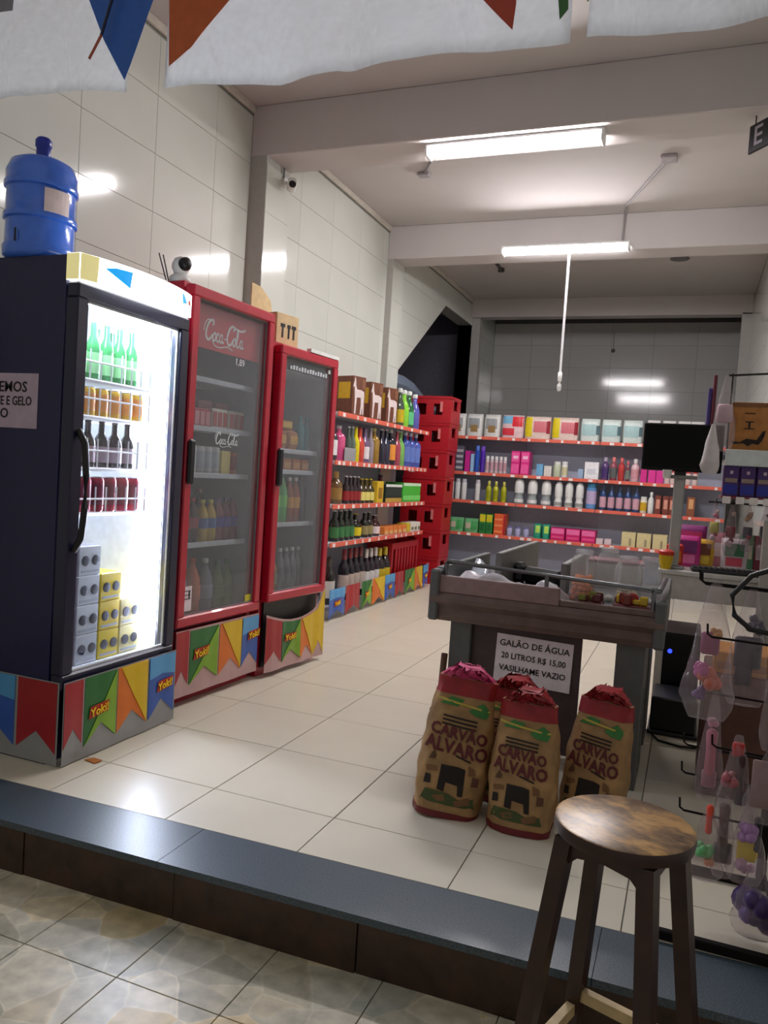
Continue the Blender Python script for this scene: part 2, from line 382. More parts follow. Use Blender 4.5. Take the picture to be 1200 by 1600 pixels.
# surface conduit on the ceiling, with its junction box
t = thing('ceiling_conduit', 'thin bent conduit running over the ceiling to the rear lamp', 'conduit', (1.6, 3.95, ZC))
MB().tube([(.13, -.1, -.012), (-.25, .86, -.012), (-.28, 1.08, -.012), (-.285, 1.09, -.30)], .011, 6).build('pipe', pm((150, 145, 146), .6), t, 40)
MB().box(.07, .19, -.17, -.05, -.03, 0, .006).build('junction_box', pm((168, 160, 162), .6), t)
t = thing('lamp_wire', 'short grey wire with box on the ceiling left of the front lamp', 'wire', (-.1, 3.6, ZC))
MB().tube([(.11, -.2, -.012), (-.1, .17, -.012)], .01, 6).build('wire', pm((140, 136, 138), .6), t)
MB().box(-.15, -.05, .13, .21, -.03, 0, .006).build('junction_box', pm((160, 154, 156), .6), t)
t = thing('ceiling_hook', 'small dark bracket on the dim rear ceiling left of the lamp', 'bracket', (-.21, 6.45, ZC))
MB().tube([(0, -.22, -.02), (-.02, .3, -.02)], .02, 6).build('arm', pm((70, 66, 70), .6), t, 40)
MB().lathe([(.04, -.04), (.04, 0)], -.02, .3).build('foot', pm((60, 58, 60), .6), t, 40)
t = thing('ceiling_plate', 'small dark oval plate on the dim rear ceiling', 'plate', at_z(1062, 405, ZC-.012))
MB().lathe([(.1, 0), (.1, .008), (.06, .012)]).build('plate', pm((110, 106, 108), .6), t, 40)

# ================================================================== COOLERS
class Cooler: pass
def frame_of(A, ang):
    c = Cooler(); c.A = Vector((A[0], A[1], 0)); c.rz = R(ang)
    c.ex = Vector((math.cos(c.rz), math.sin(c.rz), 0)); c.ey = Vector((-math.sin(c.rz), math.cos(c.rz), 0))
    return c
def loc_of(c, u, v, yl):
    d = ray(u, v); q = CAM + d*((yl-(CAM-c.A).dot(c.ey))/d.dot(c.ey)); return ((q-c.A).dot(c.ex), q.z)
def wld(c, x, y, z): return c.A + c.ex*x + c.ey*y + Vector((0, 0, z))
def cabinet(t, W, D, H, zb, m, liner, wall=.035):
    """open-fronted shell with a separate inner liner; local x along the front, y inwards"""
    s = MB(); s.box(0, W, D-wall, D, 0, H); s.box(0, wall, .05, D-wall, 0, H); s.box(W-wall, W, .05, D-wall, 0, H)
    s.box(wall, W-wall, .05, D-wall, H-wall, H); s.box(wall, W-wall, .05, D-wall, 0, zb)
    s.build('cabinet', m, t)
    l = MB(); e = wall+.004
    l.box(e, W-e, D-wall-.012, D-wall-.002, zb+.004, H-e); l.box(e, e+.008, .06, D-wall-.014, zb+.004, H-e); l.box(W-e-.008, W-e, .06, D-wall-.014, zb+.004, H-e)
    l.box(e+.01, W-e-.01, .06, D-wall-.014, H-e-.1, H-e-.09); l.box(e+.01, W-e-.01, .06, D-wall-.014, zb+.004, zb+.012)
    l.build('inner_liner', liner, t)
def door(t, W, z0, z1, b, m, glass, name='door'):
    d = MB()
    d.box(0, W, -.012, .046, z1-b, z1, .008); d.box(0, W, -.012, .046, z0, z0+b, .008)
    d.box(0, b, -.012, .046, z0+b-.004, z1-b+.004, .006); d.box(W-b, W, -.012, .046, z0+b-.004, z1-b+.004, .006)
    dd = d.build('door', m, t)
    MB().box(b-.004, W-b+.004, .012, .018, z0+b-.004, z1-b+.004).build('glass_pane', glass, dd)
    return dd
# ---------------------------------------------------------------- black cooler (lit)
C1 = frame_of((-.145, -.14), 90); W1, D1, H1 = .71, .74, 1.985
bc = thing('display_cooler', 'tall dark navy drinks cooler with glowing interior and lit curved header', 'cooler', C1.A, C1.rz)
LIN = pm((232, 236, 240), .45)
cabinet(bc, W1, D1, H1, .33, NAVY, LIN)
bd = door(bc, W1, .30, 1.885, .062, pm((24, 22, 52), .35, coat=.1), BLUEGLASS)
mb = MB(); b = .062
for x in (b, W1-b-.008): mb.box(x, x+.008, .004, .012, .30+b, 1.885-b)
mb.box(b, W1-b, .004, .012, .30+b, .30+b+.008); mb.box(b, W1-b, .004, .012, 1.885-b-.008, 1.885-b)
mb.build('gasket', pm((225, 228, 232), .4), bd)
MB().tube([(.032, -.014, 1.32), (.03, -.05, 1.27), (.03, -.062, 1.15), (.03, -.062, 1.02), (.03, -.05, .9), (.032, -.014, .85)], .013, 8).build('handle', BLACK, bd, 50)
# curved header box
N = 12
arc = [(W1*k/N, -.012-.06*math.sin(math.pi*k/N)**.8 if 0 < k < N else -.012) for k in range(N+1)]
hd = MB().prism(arc+[(W1, .05), (0, .05)], 'z', 1.89, 1.99).build('header', HEADER, bc, 40)
def on_arc(x): return -.012-.06*math.sin(math.pi*max(0, min(1, x/W1)))**.8-.0015
def arc_print(poly, m, name):
    bm = bmesh.new(); vs = [bm.verts.new((x, 0, z)) for x, z in poly]; bm.faces.new(vs); bmesh.ops.triangulate(bm, faces=bm.faces)
    bmesh.ops.subdivide_edges(bm, edges=bm.edges, cuts=3, use_grid_fill=True)
    for v in bm.verts: v.co.y = on_arc(v.co.x)
    me = bpy.data.meshes.new(name); bm.to_mesh(me); bm.free(); me.materials.append(m)
    o = link(name, me, hd); md = o.modifiers.new('thickness', 'SOLIDIFY'); md.thickness = .0008
arc_print([(.10, 1.955), (.15, 1.968), (.235, 1.972), (.222, 1.945), (.225, 1.905), (.16, 1.93)], HEADER_B, 'printed_fin')
arc_print([(.59, 1.98), (.615, 1.968), (.645, 1.94), (.60, 1.93), (.595, 1.955)], HEADER_B, 'printed_fin')
arc_print([(.655, 1.955), (.675, 1.962), (.69, 1.945), (.68, 1.935), (.66, 1.94)], HEADER_R, 'printed_mark')
arc_print([(.002, 1.891), (.07, 1.891), (.06, 1.94), (.075, 1.989), (.002, 1.989)], HEADER_Y, 'printed_end')
MB().box(-.0016, -.0002, -.011, .05, 1.891, 1.989).build('printed_end', HEADER_Y, hd)
# vertical light strip behind the right door edge, and a top strip
MB().box(W1-.062, W1-.048, .075, .105, .42, 1.80).build('light_strip', STRIP, bc)
MB().box(.1, W1-.1, .075, .10, 1.832, 1.845).build('light_strip', STRIP, bc)
WIRE = pm((236, 238, 240), .3)
sh1 = [(1.535, .075), (1.385, .075), (1.172, .075), (.985, .06)]
for z, fh in sh1:
    m = MB()
    for k in range(15): x = .055+k*(W1-.11)/14; m.tube([(x, .09, z-.004), (x, D1-.06, z-.004)], .003, 4)
    for y in (.09, .35, D1-.07): m.tube([(.05, y, z-.008), (W1-.05, y, z-.008)], .0045, 5)
    s = m.build('wire_shelf', WIRE, bc)
    m = MB(); m.tube([(.05, .085, z+fh), (W1-.07, .085, z+fh)], .0045, 5); m.tube([(.05, .085, z), (W1-.07, .085, z)], .0055, 5)
    for k in range(10): x = .06+k*(W1-.14)/9; m.tube([(x, .085, z), (x, .085, z+fh+.05)], .0038, 5)
    m.build('wire_guard', WIRE, s)
MB().box(.12, .13, .0, .01, .42, .43).build('scratch', NAVY, bc)
# ---------------------------------------------------------------- red coolers
def stroke(mb, pts, w, y=0, closed=False):
    """flat brush stroke in the x-z plane"""
    n = len(pts); vs = []; P = [Vector((p[0], p[1])) for p in pts]
    for i in range(n):
        t = (P[min(i+1, n-1)]-P[max(i-1, 0)])
        if t.length < 1e-6: t = Vector((1, 0))
        t.normalize(); nn = Vector((-t.y, t.x)); ww = (w[i] if isinstance(w, (list, tuple)) else w)/2
        for s in (1, -1):
            for yy in (y, y+.001): q = P[i]+nn*(s*ww); vs.append((q.x, yy, q.y))
    fs = []
    for i in range(n-1):
        a = i*4; b = a+4
        fs += [(a, a+2, b+2, b), (a+1, b+1, b+3, a+3), (a, b, b+1, a+1), (a+2, a+3, b+3, b+2)]
    mb.add(vs, fs)
def spline(pts, n=6):
    out = []
    for i in range(len(pts)-1):
        p0 = pts[max(i-1, 0)]; p1 = pts[i]; p2 = pts[i+1]; p3 = pts[min(i+2, len(pts)-1)]
        for k in range(n):
            t = k/n
            out.append(tuple(.5*((2*p1[j])+(-p0[j]+p2[j])*t+(2*p0[j]-5*p1[j]+4*p2[j]-p3[j])*t*t+(-p0[j]+3*p1[j]-3*p2[j]+p3[j])*t**3) for j in (0, 1)))
    return out+[pts[-1]]
def script_logo(parent, w, x, y, z, m):
    """flowing two-word script; unit width 10, drawn stroke by stroke"""
    k = w/10.0; mb = MB()
    def st(pts, wd): stroke(mb, [(x+(a-5)*k, z+(b-1)*k) for a, b in spline(pts)], wd*k)
    def bigC(ox):
        st([(ox+1.75, 2.3), (ox+1.9, 2.75), (ox+1.5, 2.95), (ox+.85, 2.5), (ox+.35, 1.5), (ox+.3, .6), (ox+.75, .1), (ox+1.35, .4), (ox+1.8, 1.0)], .36)
    bigC(0); bigC(4.9)
    st([(1.2, 2.95), (.5, 2.8), (-.1, 2.0), (-.2, 1.2)], .16)
    st([(6.3, 2.95), (7.4, 2.7), (8.6, 2.6), (9.6, 2.95)], .3)
    st([(1.7, .2), (2.3, -.45), (3.6, -.6), (5.2, -.25), (6.6, -.55)], .16)
    def o(ox): st([(ox+.35, 1.3), (ox+.05, .9), (ox+.02, .4), (ox+.3, .1), (ox+.6, .5), (ox+.6, 1.0), (ox+.35, 1.3), (ox+.75, 1.15)], .24)
    def c(ox): st([(ox+.6, 1.1), (ox+.35, 1.3), (ox+.05, .8), (ox+.1, .3), (ox+.4, .1), (ox+.75, .45)], .24)
    def a(ox): o(ox); st([(ox+.62, 1.3), (ox+.6, .5), (ox+.75, .1), (ox+1.0, .35)], .22)
    o(1.85); c(2.65); a(3.4)
    st([(4.55, .75), (4.95, .8)], .18)
    o(6.6); st([(7.5, .6), (7.75, 1.6), (7.8, 2.4), (7.6, 2.3), (7.5, 1.2), (7.55, .3), (7.8, .1), (8.1, .4)], .24); a(8.3)
    return mb.build('script_lettering', m, parent, None, (0, y, 0))
REDP = pm((196, 40, 56), .4); LINR = pm((150, 154, 164), .5, var=.03)
def red_cooler(label, A, ang, W, D, H, z0, shelves):
    c = frame_of(A, ang); t = thing('display_cooler', label, 'cooler', c.A, c.rz)
    cabinet(t, W, D, H-.005, z0-.03, RED, LINR, .04)
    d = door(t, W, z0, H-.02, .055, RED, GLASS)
    m = MB(); e = .055
    for x in (e, W-e-.006): m.box(x, x+.006, .004, .012, z0+e, H-.02-e)
    m.box(e, W-e, .004, .012, z0+e, z0+e+.006); m.box(e, W-e, .004, .012, H-.026-e, H-.02-e)
    m.build('gasket', GREYP, d)
    hz = 1.225
    MB().box(.004, .05, -.035, -.012, hz-.11, hz+.11, .012).build('handle', DARKPL, d)
    for z in shelves:
        s = MB()
        for k in range(13): x = .06+k*(W-.12)/12; s.tube([(x, .09, z-.004), (x, D-.07, z-.004)], .003, 4)
        for y in (.35, D-.08): s.tube([(.05, y, z-.008), (W-.05, y, z-.008)], .0045, 5)
        so = s.build('wire_shelf', WIRE, t)
        MB().box(.05, W-.05, .078, .09, z-.02, z+.008, .003).build('shelf_edge', pm((188, 196, 204), .4), so)
    c.t = t; c.d = d; c.W = W; c.D = D
    return c
C2 = red_cooler('tall red drinks cooler with white script lettering beside the lit navy cooler', (-.215, .685), 86.6, .715, .70, 2.10, .40, [1.655, 1.405, 1.163, .80])
C3 = red_cooler('shorter red drinks cooler carrying a cardboard box, next to the shelf rack', (-.14, 1.435), 84.5, .635, .68, 1.945, .44, [1.33, 1.205, .885])
# header sign of the taller red cooler: red panel behind the glass
hp = MB().box(.058, C2.W-.058, .045, .055, 1.80, 2.015).build('header_panel', REDP, C2.t)
script_logo(hp, .36, .345, .043, 1.88, WHITE)
script_logo(C2.d, .21, .36, .0105, 1.345, pm((205, 214, 216), .5))
text('1,89', .05, pm((205, 205, 210), .5), C2.d, (.43, .0105, 1.765))
MB().box(.062, .13, .0105, .0118, .475, .60).build('paper_notice', PAPER, C2.d)
m = MB()
for k in range(3): m.box(.073, .12, .0095, .0105, .575-k*.02, .579-k*.02)
m.box(.105, .115, .0095, .0105, .54, .578); m.build('notice_print', INK, C2.d)
MB().box(.60, .655, .0105, .0118, .462, .50).build('yellow_sticker', pm((215, 205, 60), .5), C2.d)
m = MB()
for k in range(14): m.box(.12+k*.03, .12+k*.03+.021, .0095, .0108, 1.80, 1.80+(.026 if k % 3 else .02))
m.build('faded_print', pm((190, 196, 200), .6), C3.d)
MB().box(.545, .57, .0095, .0108, 1.83, 1.855).build('white_sticker', WHITE, C3.d)
MB().box(.3, C3.W-.004, -.0125, .02, 1.926, 1.947).build('white_tape', WHITE, C3.d)
# side notice on the navy cooler
ps = thing('paper_notice', 'white paper notice with black lettering taped to navy cooler side', 'notice', (-.545, -.1405, 1.42))
MB().box(-.11, .235, -.002, 0, -.105, .11).build('sheet', pm((190, 170, 188), .8), ps)
text('VENDEMOS', .058, INK, ps, (.03, -.003, .055)); text('IOGURTE E GELO', .05, INK, ps, (.05, -.003, .0), sx=.8); text('SECO', .055, INK, ps, (.02, -.003, -.05))
# ================================================================== PENNANT SKIRTS (printed plastic party strips)
PK = {'red': (166, 28, 38), 'green': (34, 108, 44), 'lime': (126, 172, 34), 'orange': (222, 112, 20), 'yellow': (222, 184, 12), 'blue': (52, 92, 178), 'sky': (84, 158, 212), 'pale': (196, 158, 158), 'silver': (150, 150, 150)}
PM = {k: pm(v, .3, var=.04, scale=8) for k, v in PK.items()}
def wavy(poly, mat, name, parent, f, off, nx=5, thick=.0008):
    """printed patch laid on a hanging sheet; poly in (s,z); f(s,z)->(x,y) of the sheet"""
    bm = bmesh.new(); vs = [bm.verts.new((x, 0, z)) for x, z in poly]; bm.faces.new(vs); bmesh.ops.triangulate(bm, faces=bm.faces)
    bmesh.ops.subdivide_edges(bm, edges=bm.edges, cuts=nx, use_grid_fill=True)
    for v in bm.verts:
        x, y, z = f(v.co.x, v.co.z, off); v.co = (x, y, z)
    me = bpy.data.meshes.new(name); bm.to_mesh(me); bm.free(); me.materials.append(mat)
    o = link(name, me, parent); md = o.modifiers.new('thickness', 'SOLIDIFY'); md.thickness = thick; md.offset = 0
    return o
def flag(kind, s0, s1, z0, z1, parent, f, logo=None, tail=.28):
    w = s1-s0; mid = (s0+s1)/2; cut = z0+(z1-z0)*tail
    shape = [(s0, z1), (s0, z0), (mid, cut), (s1, z0), (s1, z1)]
    two = {'green': 'lime', 'orange': 'yellow', 'blue': 'sky'}.get(kind)
    fl = wavy(shape, PM[kind], 'flag', parent, f, -.0012)
    if kind == 'green': wavy([(s1, z1), (s0+w*.02, z0+.004), (mid, cut), (s1, z0+.002)], PM['lime'], 'lime_half', fl, f, -.0024)
    if kind == 'orange': wavy([(s0+w*.08, z1), (s1, z0+.002), (s1, z1)], PM['yellow'], 'yellow_half', fl, f, -.0024)
    if kind == 'blue': wavy([(s0, z1), (s0, z1-(z1-z0)*.35), (mid, z1-(z1-z0)*.3), (s1, z1-(z1-z0)*.35), (s1, z1)], PM['sky'], 'sky_band', fl, f, -.0024)
    if logo:
        lx, lz = s0+w*logo[0], z0+(z1-z0)*logo[1]; q = logo[2]
        wavy([(lx-q*1.15, lz-q*.55), (lx+q*1.05, lz-q*.3), (lx+q*1.2, lz+q*.6), (lx-q*1.0, lz+q*.45)], pm((176, 40, 20), .4), 'logo_badge', fl, f, -.0034, 2)
        me = text_mesh('Yoki!', q*.98)
        for v in me.vertices:
            x, y, z = f(lx+v.co.x*1.0, lz+v.co.y+v.co.x*.12, -.0050-v.co.z); v.co = (x, y, z)
        me.materials.clear(); me.materials.append(pm((250, 214, 30), .4)); link('lettering', me, fl)
    return fl
def skirt(label, loc, rz, L, z0, z1, flags, wave=.006, sheet=True, base='pale', sag=None, side=None):
    t = thing('pennant_skirt', label, 'banner', loc, rz, 'printed pennant strips along the coolers and rack')
    ph = random.random()*6
    def f(s, z, off):
        dz = sag(s)*(z-z0)/(z1-z0) if sag else 0
        yy = -.006-wave*(.6+.4*math.sin(s*23+ph))*(1-(z-z0)/(z1-z0)*.7)-wave*.12*math.sin(s*61+ph*2)+off*2.2
        return (s, yy, z+dz)
    if sheet: wavy([(0, z1), (0, z0), (L, z0), (L, z1)], PM[base], 'plastic_sheet', t, f, 0, 9, .0008)
    for a in flags: flag(*a, t, f, **({}))if len(a) == 5 else flag(a[0], a[1], a[2], a[3], a[4], t, f, a[5])
    return t, f
# navy cooler: front and side
s1, f1_ = skirt('colourful pennant strip wrapped around the base of the navy cooler', (C1.A.x+.022, C1.A.y, 0), R(90), W1, .005, .335,
      [('red', .004, .105, .07, .33), ('green', .115, .30, .05, .33, (.42, .48, .05)), ('orange', .31, .50, .05, .33), ('blue', .515, .70, .05, .33, (.6, .5, .05))], base='silver')
def fs_(s, z, off): return (-.012-off, -s if False else s, z)
def f_side(s, z, off): return (-.004+off, s, z)
ss = MB().box(-.004, -.003, .012, .70, .005, .335).build('side_sheet', PM['silver'], s1)
for kd, a, b2, lg in (('red', .02, .22, None), ('blue', .235, .45, (.5, .45, .05)), ('green', .47, .68, None)):
    flag(kd, a, b2, .05, .33, s1, lambda s, z, off: (-.0045+off, s, z), None)
# taller red cooler
s2, _ = skirt('colourful pennant strip on the base of the taller red cooler', wld(C2, 0, -.004, 0), C2.rz, C2.W, .05, .385,
      [('red', .002, .10, .11, .38), ('green', .11, .34, .10, .375, (.38, .55, .055)), ('orange', .355, .55, .10, .375), ('blue', .56, .712, .10, .375, (.7, .62, .05))], wave=.004)
# shorter red cooler: sagging strip with an open gap above
MB().box(.03, C3.W-.03, .035, .049, .05, .44).build('dark_grille', BLACK, C3.t)  # flat black panel stands in for the shaded inside of the open grille
s3, _ = skirt('crumpled sagging pennant strip on the base of the shorter red cooler', wld(C3, 0, -.004, 0), C3.rz, C3.W, .03, .37,
      [('red', .0, .155, .08, .355), ('green', .165, .355, .07, .355, (.45, .6, .055)), ('orange', .36, .51, .06, .355), ('yellow', .515, .63, .04, .355)], wave=.012,
      sag=lambda s: -.06*math.sin(math.pi*min(1, s/.62))+(.11 if s > .55 else 0)*(s-.55)/.08)

# ================================================================== GOODS
def ring_label(r, z0, z1, seg=14):
    m = MB(); vs = []; fs = []
    for z in (z0, z1):
        for k in range(seg): a = 2*math.pi*k/seg; vs.append((r*math.cos(a), r*math.sin(a), z))
    return m.add(vs, [(k, (k+1) % seg, seg+(k+1) % seg, seg+k) for k in range(seg)])
PROF = {
 'wine':   lambda r, h: [(r*.9, 0), (r, .01), (r, h*.58), (r*.92, h*.65), (r*.5, h*.75), (r*.36, h*.8), (r*.36, h*.93)],
 'spirit': lambda r, h: [(r*.92, 0), (r, .01), (r, h*.66), (r*.8, h*.74), (r*.34, h*.8), (r*.32, h*.91)],
 'slim':   lambda r, h: [(r*.9, 0), (r, .01), (r, h*.5), (r*.75, h*.64), (r*.4, h*.76), (r*.38, h*.9)],
 'soda':   lambda r, h: [(r*.8, 0), (r, h*.05), (r, h*.3), (r*.9, h*.42), (r, h*.55), (r*.95, h*.66), (r*.6, h*.8), (r*.32, h*.88), (r*.32, h*.93)],
 'long':   lambda r, h: [(r*.9, 0), (r, .01), (r, h*.52), (r*.85, h*.62), (r*.42, h*.74), (r*.38, h*.95)],
 'dome':   lambda r, h: [(r*.85, 0), (r, h*.03), (r, h*.2), (r*.82, h*.28), (r*.82, h*.36), (r, h*.44)],
 'lotion': lambda r, h: [(r*.85, 0), (r, h*.04), (r, h*.62), (r*.8, h*.72), (r*.4, h*.78), (r*.36, h*.83)],
 'can':    lambda r, h: [(r*.85, 0), (r, h*.06), (r, h*.88), (r*.85, h*.97)],
 'jar':    lambda r, h: [(r*.92, 0), (r, h*.05), (r, h*.75), (r*.85, h*.82)],
 'tube':   lambda r, h: [(r*.8, 0), (r, h*.03), (r, h*.82)],
}
CAPZ = {'wine': (.8, 1.0, .40), 'spirit': (.9, 1, .38), 'slim': (.89, 1, .44), 'soda': (.92, 1, .38), 'long': (.95, 1, .42), 'dome': (.44, 1, .98), 'lotion': (.82, 1, .5), 'can': (.965, 1, .82), 'jar': (.81, 1, .9), 'tube': (.82, 1, .85)}
LABZ = {'wine': (.14, .5), 'spirit': (.15, .58), 'slim': (.1, .44), 'soda': (.32, .56), 'long': (.12, .46), 'dome': (.06, .19), 'lotion': (.12, .55), 'can': (.2, .8), 'jar': (.15, .65), 'tube': (.2, .7)}
def bottle(name, kind, r, h, body, cap, lab=None):
    """front of every good faces local -y; origin at the front of its base"""
    o = MB().lathe([(a, z) for a, z in PROF[kind](r, h)], 0, r, 14).build(name, body, None, 50)
    z0, z1, k = CAPZ[kind]
    if cap:
        if kind == 'dome': pf = [(r*.98, z0*h), (r*1.0, h*.7), (r*.9, h*.86), (r*.62, h*.96), (r*.2, h)]
        else: pf = [(r*k, z0*h), (r*k*1.03, z0*h+.003), (r*k, h-.003), (r*k*.8, h)]
        MB().lathe(pf, 0, r, 12).build('cap', cap, o, 50)
    if lab:
        z0, z1 = LABZ[kind]; rl = ring_label(r*1.012, z0*h, z1*h).build('label', lab, o, 60, (0, r, 0))
    return o
def carton(name, w, d, h, body, panels=(), bevel=.004):
    """panels: (x0,x1,z0,z1,mat) as fractions of the front"""
    o = MB().box(-w/2, w/2, 0, d, 0, h, bevel).build(name, body)
    for n, (a, b, c, e, m) in enumerate(panels): MB().box(-w/2+a*w, -w/2+b*w, -.0022-.0004*n, .002, c*h, e*h).build('printed_panel', m, o)
    return o
def pack(name, w, d, h, body, panels=(), n=7):
    """soft stuffed pack with pinched top seam"""
    rings = []; K = 20
    for i in range(n+1):
        t = i/n; z = h*t; bul = math.sin(math.pi*min(1, .12+t*.8))**.4
        a = w/2*(.9+.1*bul) if t < .95 else w/2*.97; b = d/2*(.55+.45*bul) if t < .95 else d*.12
        rings.append([(a*abs(math.cos(q))**.5*math.copysign(1, math.cos(q)), d/2+b*abs(math.sin(q))**.5*math.copysign(1, math.sin(q)), z) for q in [2*math.pi*k/K for k in range(K)]])
    o = MB().loft(rings).build(name, body, None, 50)
    for j, (a, b, c, e, m) in enumerate(panels):
        p = MB(); G = 5; vs = []
        for s in (0, 1):
            for ii in range(G+1):
                for jj in range(G+1):
                    x = -w/2+(a+(b-a)*ii/G)*w; tt = c+(e-c)*jj/G; z = tt*h
                    bul = math.sin(math.pi*min(1, .12+tt*.8))**.4; aa = w/2*(.9+.1*bul); bb = d/2*(.55+.45*bul)
                    y = d/2-bb*max(.05, 1-min(1, abs(x)/aa)**4)**.25-.003-.0006*j+s*.001
                    vs.append((x, y, z))
        q = (G+1)**2; fs = []
        for s in (0, 1):
            for ii in range(G):
                for jj in range(G): k0 = s*q+ii*(G+1)+jj; fs.append((k0, k0+1, k0+G+2, k0+G+1))
        p.add(vs, fs).build('printed_panel', m, o)
    return o
def place_row(make, spots, desc, cat, place, group, rz=0, single=None):
    """make() builds one good; it is copied to every spot; spots: list of (x,y,z)"""
    n = len(spots); o0 = make()
    for i, s in enumerate(spots):
        o = o0 if i == 0 else dup(o0)
        o.location = s; o.rotation_euler = (0, 0, rz)
        if n == 1: lab = '%s, %s' % (desc, place)
        elif n == 2: lab = '%s, %s one, %s' % (desc, ('left', 'right')[i], place)
        else: lab = '%s, %s from left, %s' % (desc, ORD[i], place)
        tag(o, lab, cat, group if n > 1 else None)
C_ = lambda r, g, b, ro=.4: pm((r, g, b), ro)
def BG(r, g, b): return pm((r, g, b), .12, coat=.5)     # shiny bottle glass or plastic
# ---------------------------------------------------------------- gondola racks
SHB = pm((182, 184, 190), .5, .1); BPAN = pm((168, 170, 186), .55, var=.03); RAIL = pm((222, 104, 84), .45)
TAGM = pm((236, 228, 226), .6)
def rack(name, label, loc, rz, secs, D, zs, ztop, tags, deck=True):
    t = thing(name, label, 'shelf rack', loc, rz); L = secs[-1]
    for a, b in zip(secs, secs[1:]): MB().box(a+.002, b-.002, D-.018, D-.004, .02, ztop, .002).build('back_panel', BPAN, t)
    for a in secs: MB().box(a-.016, a+.016, D-.004, D+.03, 0, ztop+.02, .003).build('upright', SHB, t)
    for i, z in enumerate(zs):
        for a, b in zip(secs, secs[1:]):
            low = deck and i == len(zs)-1
            s = MB().box(a+.003, b-.003, .008, D-.02, z-.028, z, .003).build('shelf', SHB, t)
            if not low:
                MB().box(a+.004, b-.004, -.004, .007, z-.036, z+.004, .003).build('price_rail', RAIL, s)
                n = int((b-a)/tags[i % len(tags)])
                for k in range(n):
                    x = a+(k+.5+random.uniform(-.25, .25))*(b-a)/n; w = random.choice((.028, .035, .05))
                    MB().box(x-w/2, x+w/2, -.0062, -.0042, z-.033, z-.003).build('price_tag', TAGM, s)
            else: MB().box(a+.004, b-.004, .02, .03, 0, z-.029).build('kick_plate', SHB, s)
    return t
LRX, LRY = -.60, 3.23
ZL = [1.70, 1.305, .945, .63, .10]
rack('shelf_rack', 'grey metal shelf rack of bottles along the left tiled wall', (LRX, LRY, 0), R(90), [0, 1.17, 2.34], .37, ZL, 1.74, [.22, .12, .16, .17])
BRY = 7.0
ZB = [1.757, 1.312, .958, .553, .10]
BX = [-.85, .10, 1.045, 1.99]
rack('shelf_rack', 'wide grey metal shelf rack of packs and toiletries across the back', (BX[0], BRY, 0), 0, [0, .95, 1.895, 2.84, 3.3], .40, ZB, 1.80, [.18, .16, .2, .14])
# ---------------------------------------------------------------- helpers that put goods on the racks
PB = ['top shelf of back rack', 'second shelf of back rack', 'third shelf of back rack', 'fourth shelf of back rack']
PL = ['top shelf of left rack', 'second shelf of left rack', 'third shelf of left rack', 'fourth shelf of left rack', 'bottom of left rack']
def back(sh, us, vt, make, desc, cat, depth=.02, group=None):
    """us: list of (u0,u1) photo spans on that shelf; size from the median span"""
    vb = [676, 732, 779, 832][sh]; z = ZB[sh]+.0005; y = BRY+depth; hmx = [9, .40, .31, .36][sh]; spots = []; ws = []
    for u0, u1 in us:
        v = vb+(u0-700)*.06; a = at_y(u0, v, y).x; b = at_y(u1, v, y).x; spots.append(((a+b)/2, y, z)); ws.append(b-a)
    w = sorted(ws)[len(ws)//2]; um = (us[0][0]+us[-1][1])/2; h = min(hmx, at_y(um, vt, y).z-z)
    place_row(lambda: make(w*.97, max(.03, h)), spots, desc, cat, PB[sh], group or ('%s on the %s' % (cat, PB[sh])))
def left(sh, us, vt, make, desc, cat, depth=.03, group=None, rz=90):
    vb = [646, 719, 790, 846, 955][sh]; z = ZL[sh]+.0005; x = LRX-depth; hmx = [9, .355, .32, .27, .48][sh]; spots = []; ws = []
    for u0, u1 in us:
        v = vb; a = at_x(u0, v, x).y; b = at_x(u1, v, x).y; spots.append((x, (a+b)/2, z)); ws.append(b-a)
    w = sorted(ws)[len(ws)//2]; um = (us[0][0]+us[-1][1])/2; h = min(hmx, at_x(um, vt, x).z-z)
    place_row(lambda: make(w*.95, max(.03, h)), spots, desc, cat, PL[sh], group or ('%s on the %s' % (cat, PL[sh])), R(rz))
def mk_b(kind, body, cap, lab=None, name='bottle', rmax=.06): return lambda w, h: bottle(name, kind, min(w/2, rmax), h, body, cap, lab)
def mk_c(body, panels=(), d=.2, name='carton', hmax=9): return lambda w, h: carton(name, w, d, min(h, hmax), body, panels)
def mk_p(body, panels=(), d=.16, name='pack'): return lambda w, h: pack(name, w, d, h, body, panels)
WB = pm((226, 228, 226), .3); PINKM = pm((214, 40, 130), .35); TEAL = pm((164, 198, 200), .4); YEL = pm((226, 206, 30), .4); PINKL = pm((206, 110, 120), .4)
# ---- back rack, top shelf
back(0, [(702, 725), (727, 752), (754, 780)], 646, mk_p(pm((222, 222, 218), .4), [(.15, .85, .35, .8, pm((150, 155, 158), .5)), (.3, .75, .2, .5, pm((150, 120, 74), .5))]), 'white soft pack printed with a brown bowl', 'pack')
back(0, [(782, 817)], 648, mk_p(pm((226, 196, 200), .4), [(.05, .5, .62, .95, pm((120, 180, 214), .4)), (.5, .98, .5, .92, pm((214, 22, 40), .4)), (.05, .6, .12, .42, pm((214, 60, 74), .4))]), 'pink and blue diaper pack with red patch', 'pack')
back(0, [(818, 859), (860, 903)], 651, mk_p(pm((228, 206, 196), .4), [(.02, .3, .1, .95, YEL), (.36, .98, .3, .78, PINKL), (.85, .98, .25, .8, pm((150, 30, 50), .4))]), 'pink diaper pack with yellow end panel', 'pack')
back(0, [(905, 936), (938, 969), (971, 1003)], 655, mk_p(pm((214, 226, 222), .4), [(.05, .8, .25, .75, TEAL), (.82, .99, .3, .7, pm((90, 120, 130), .4))]), 'pale teal diaper pack', 'pack')
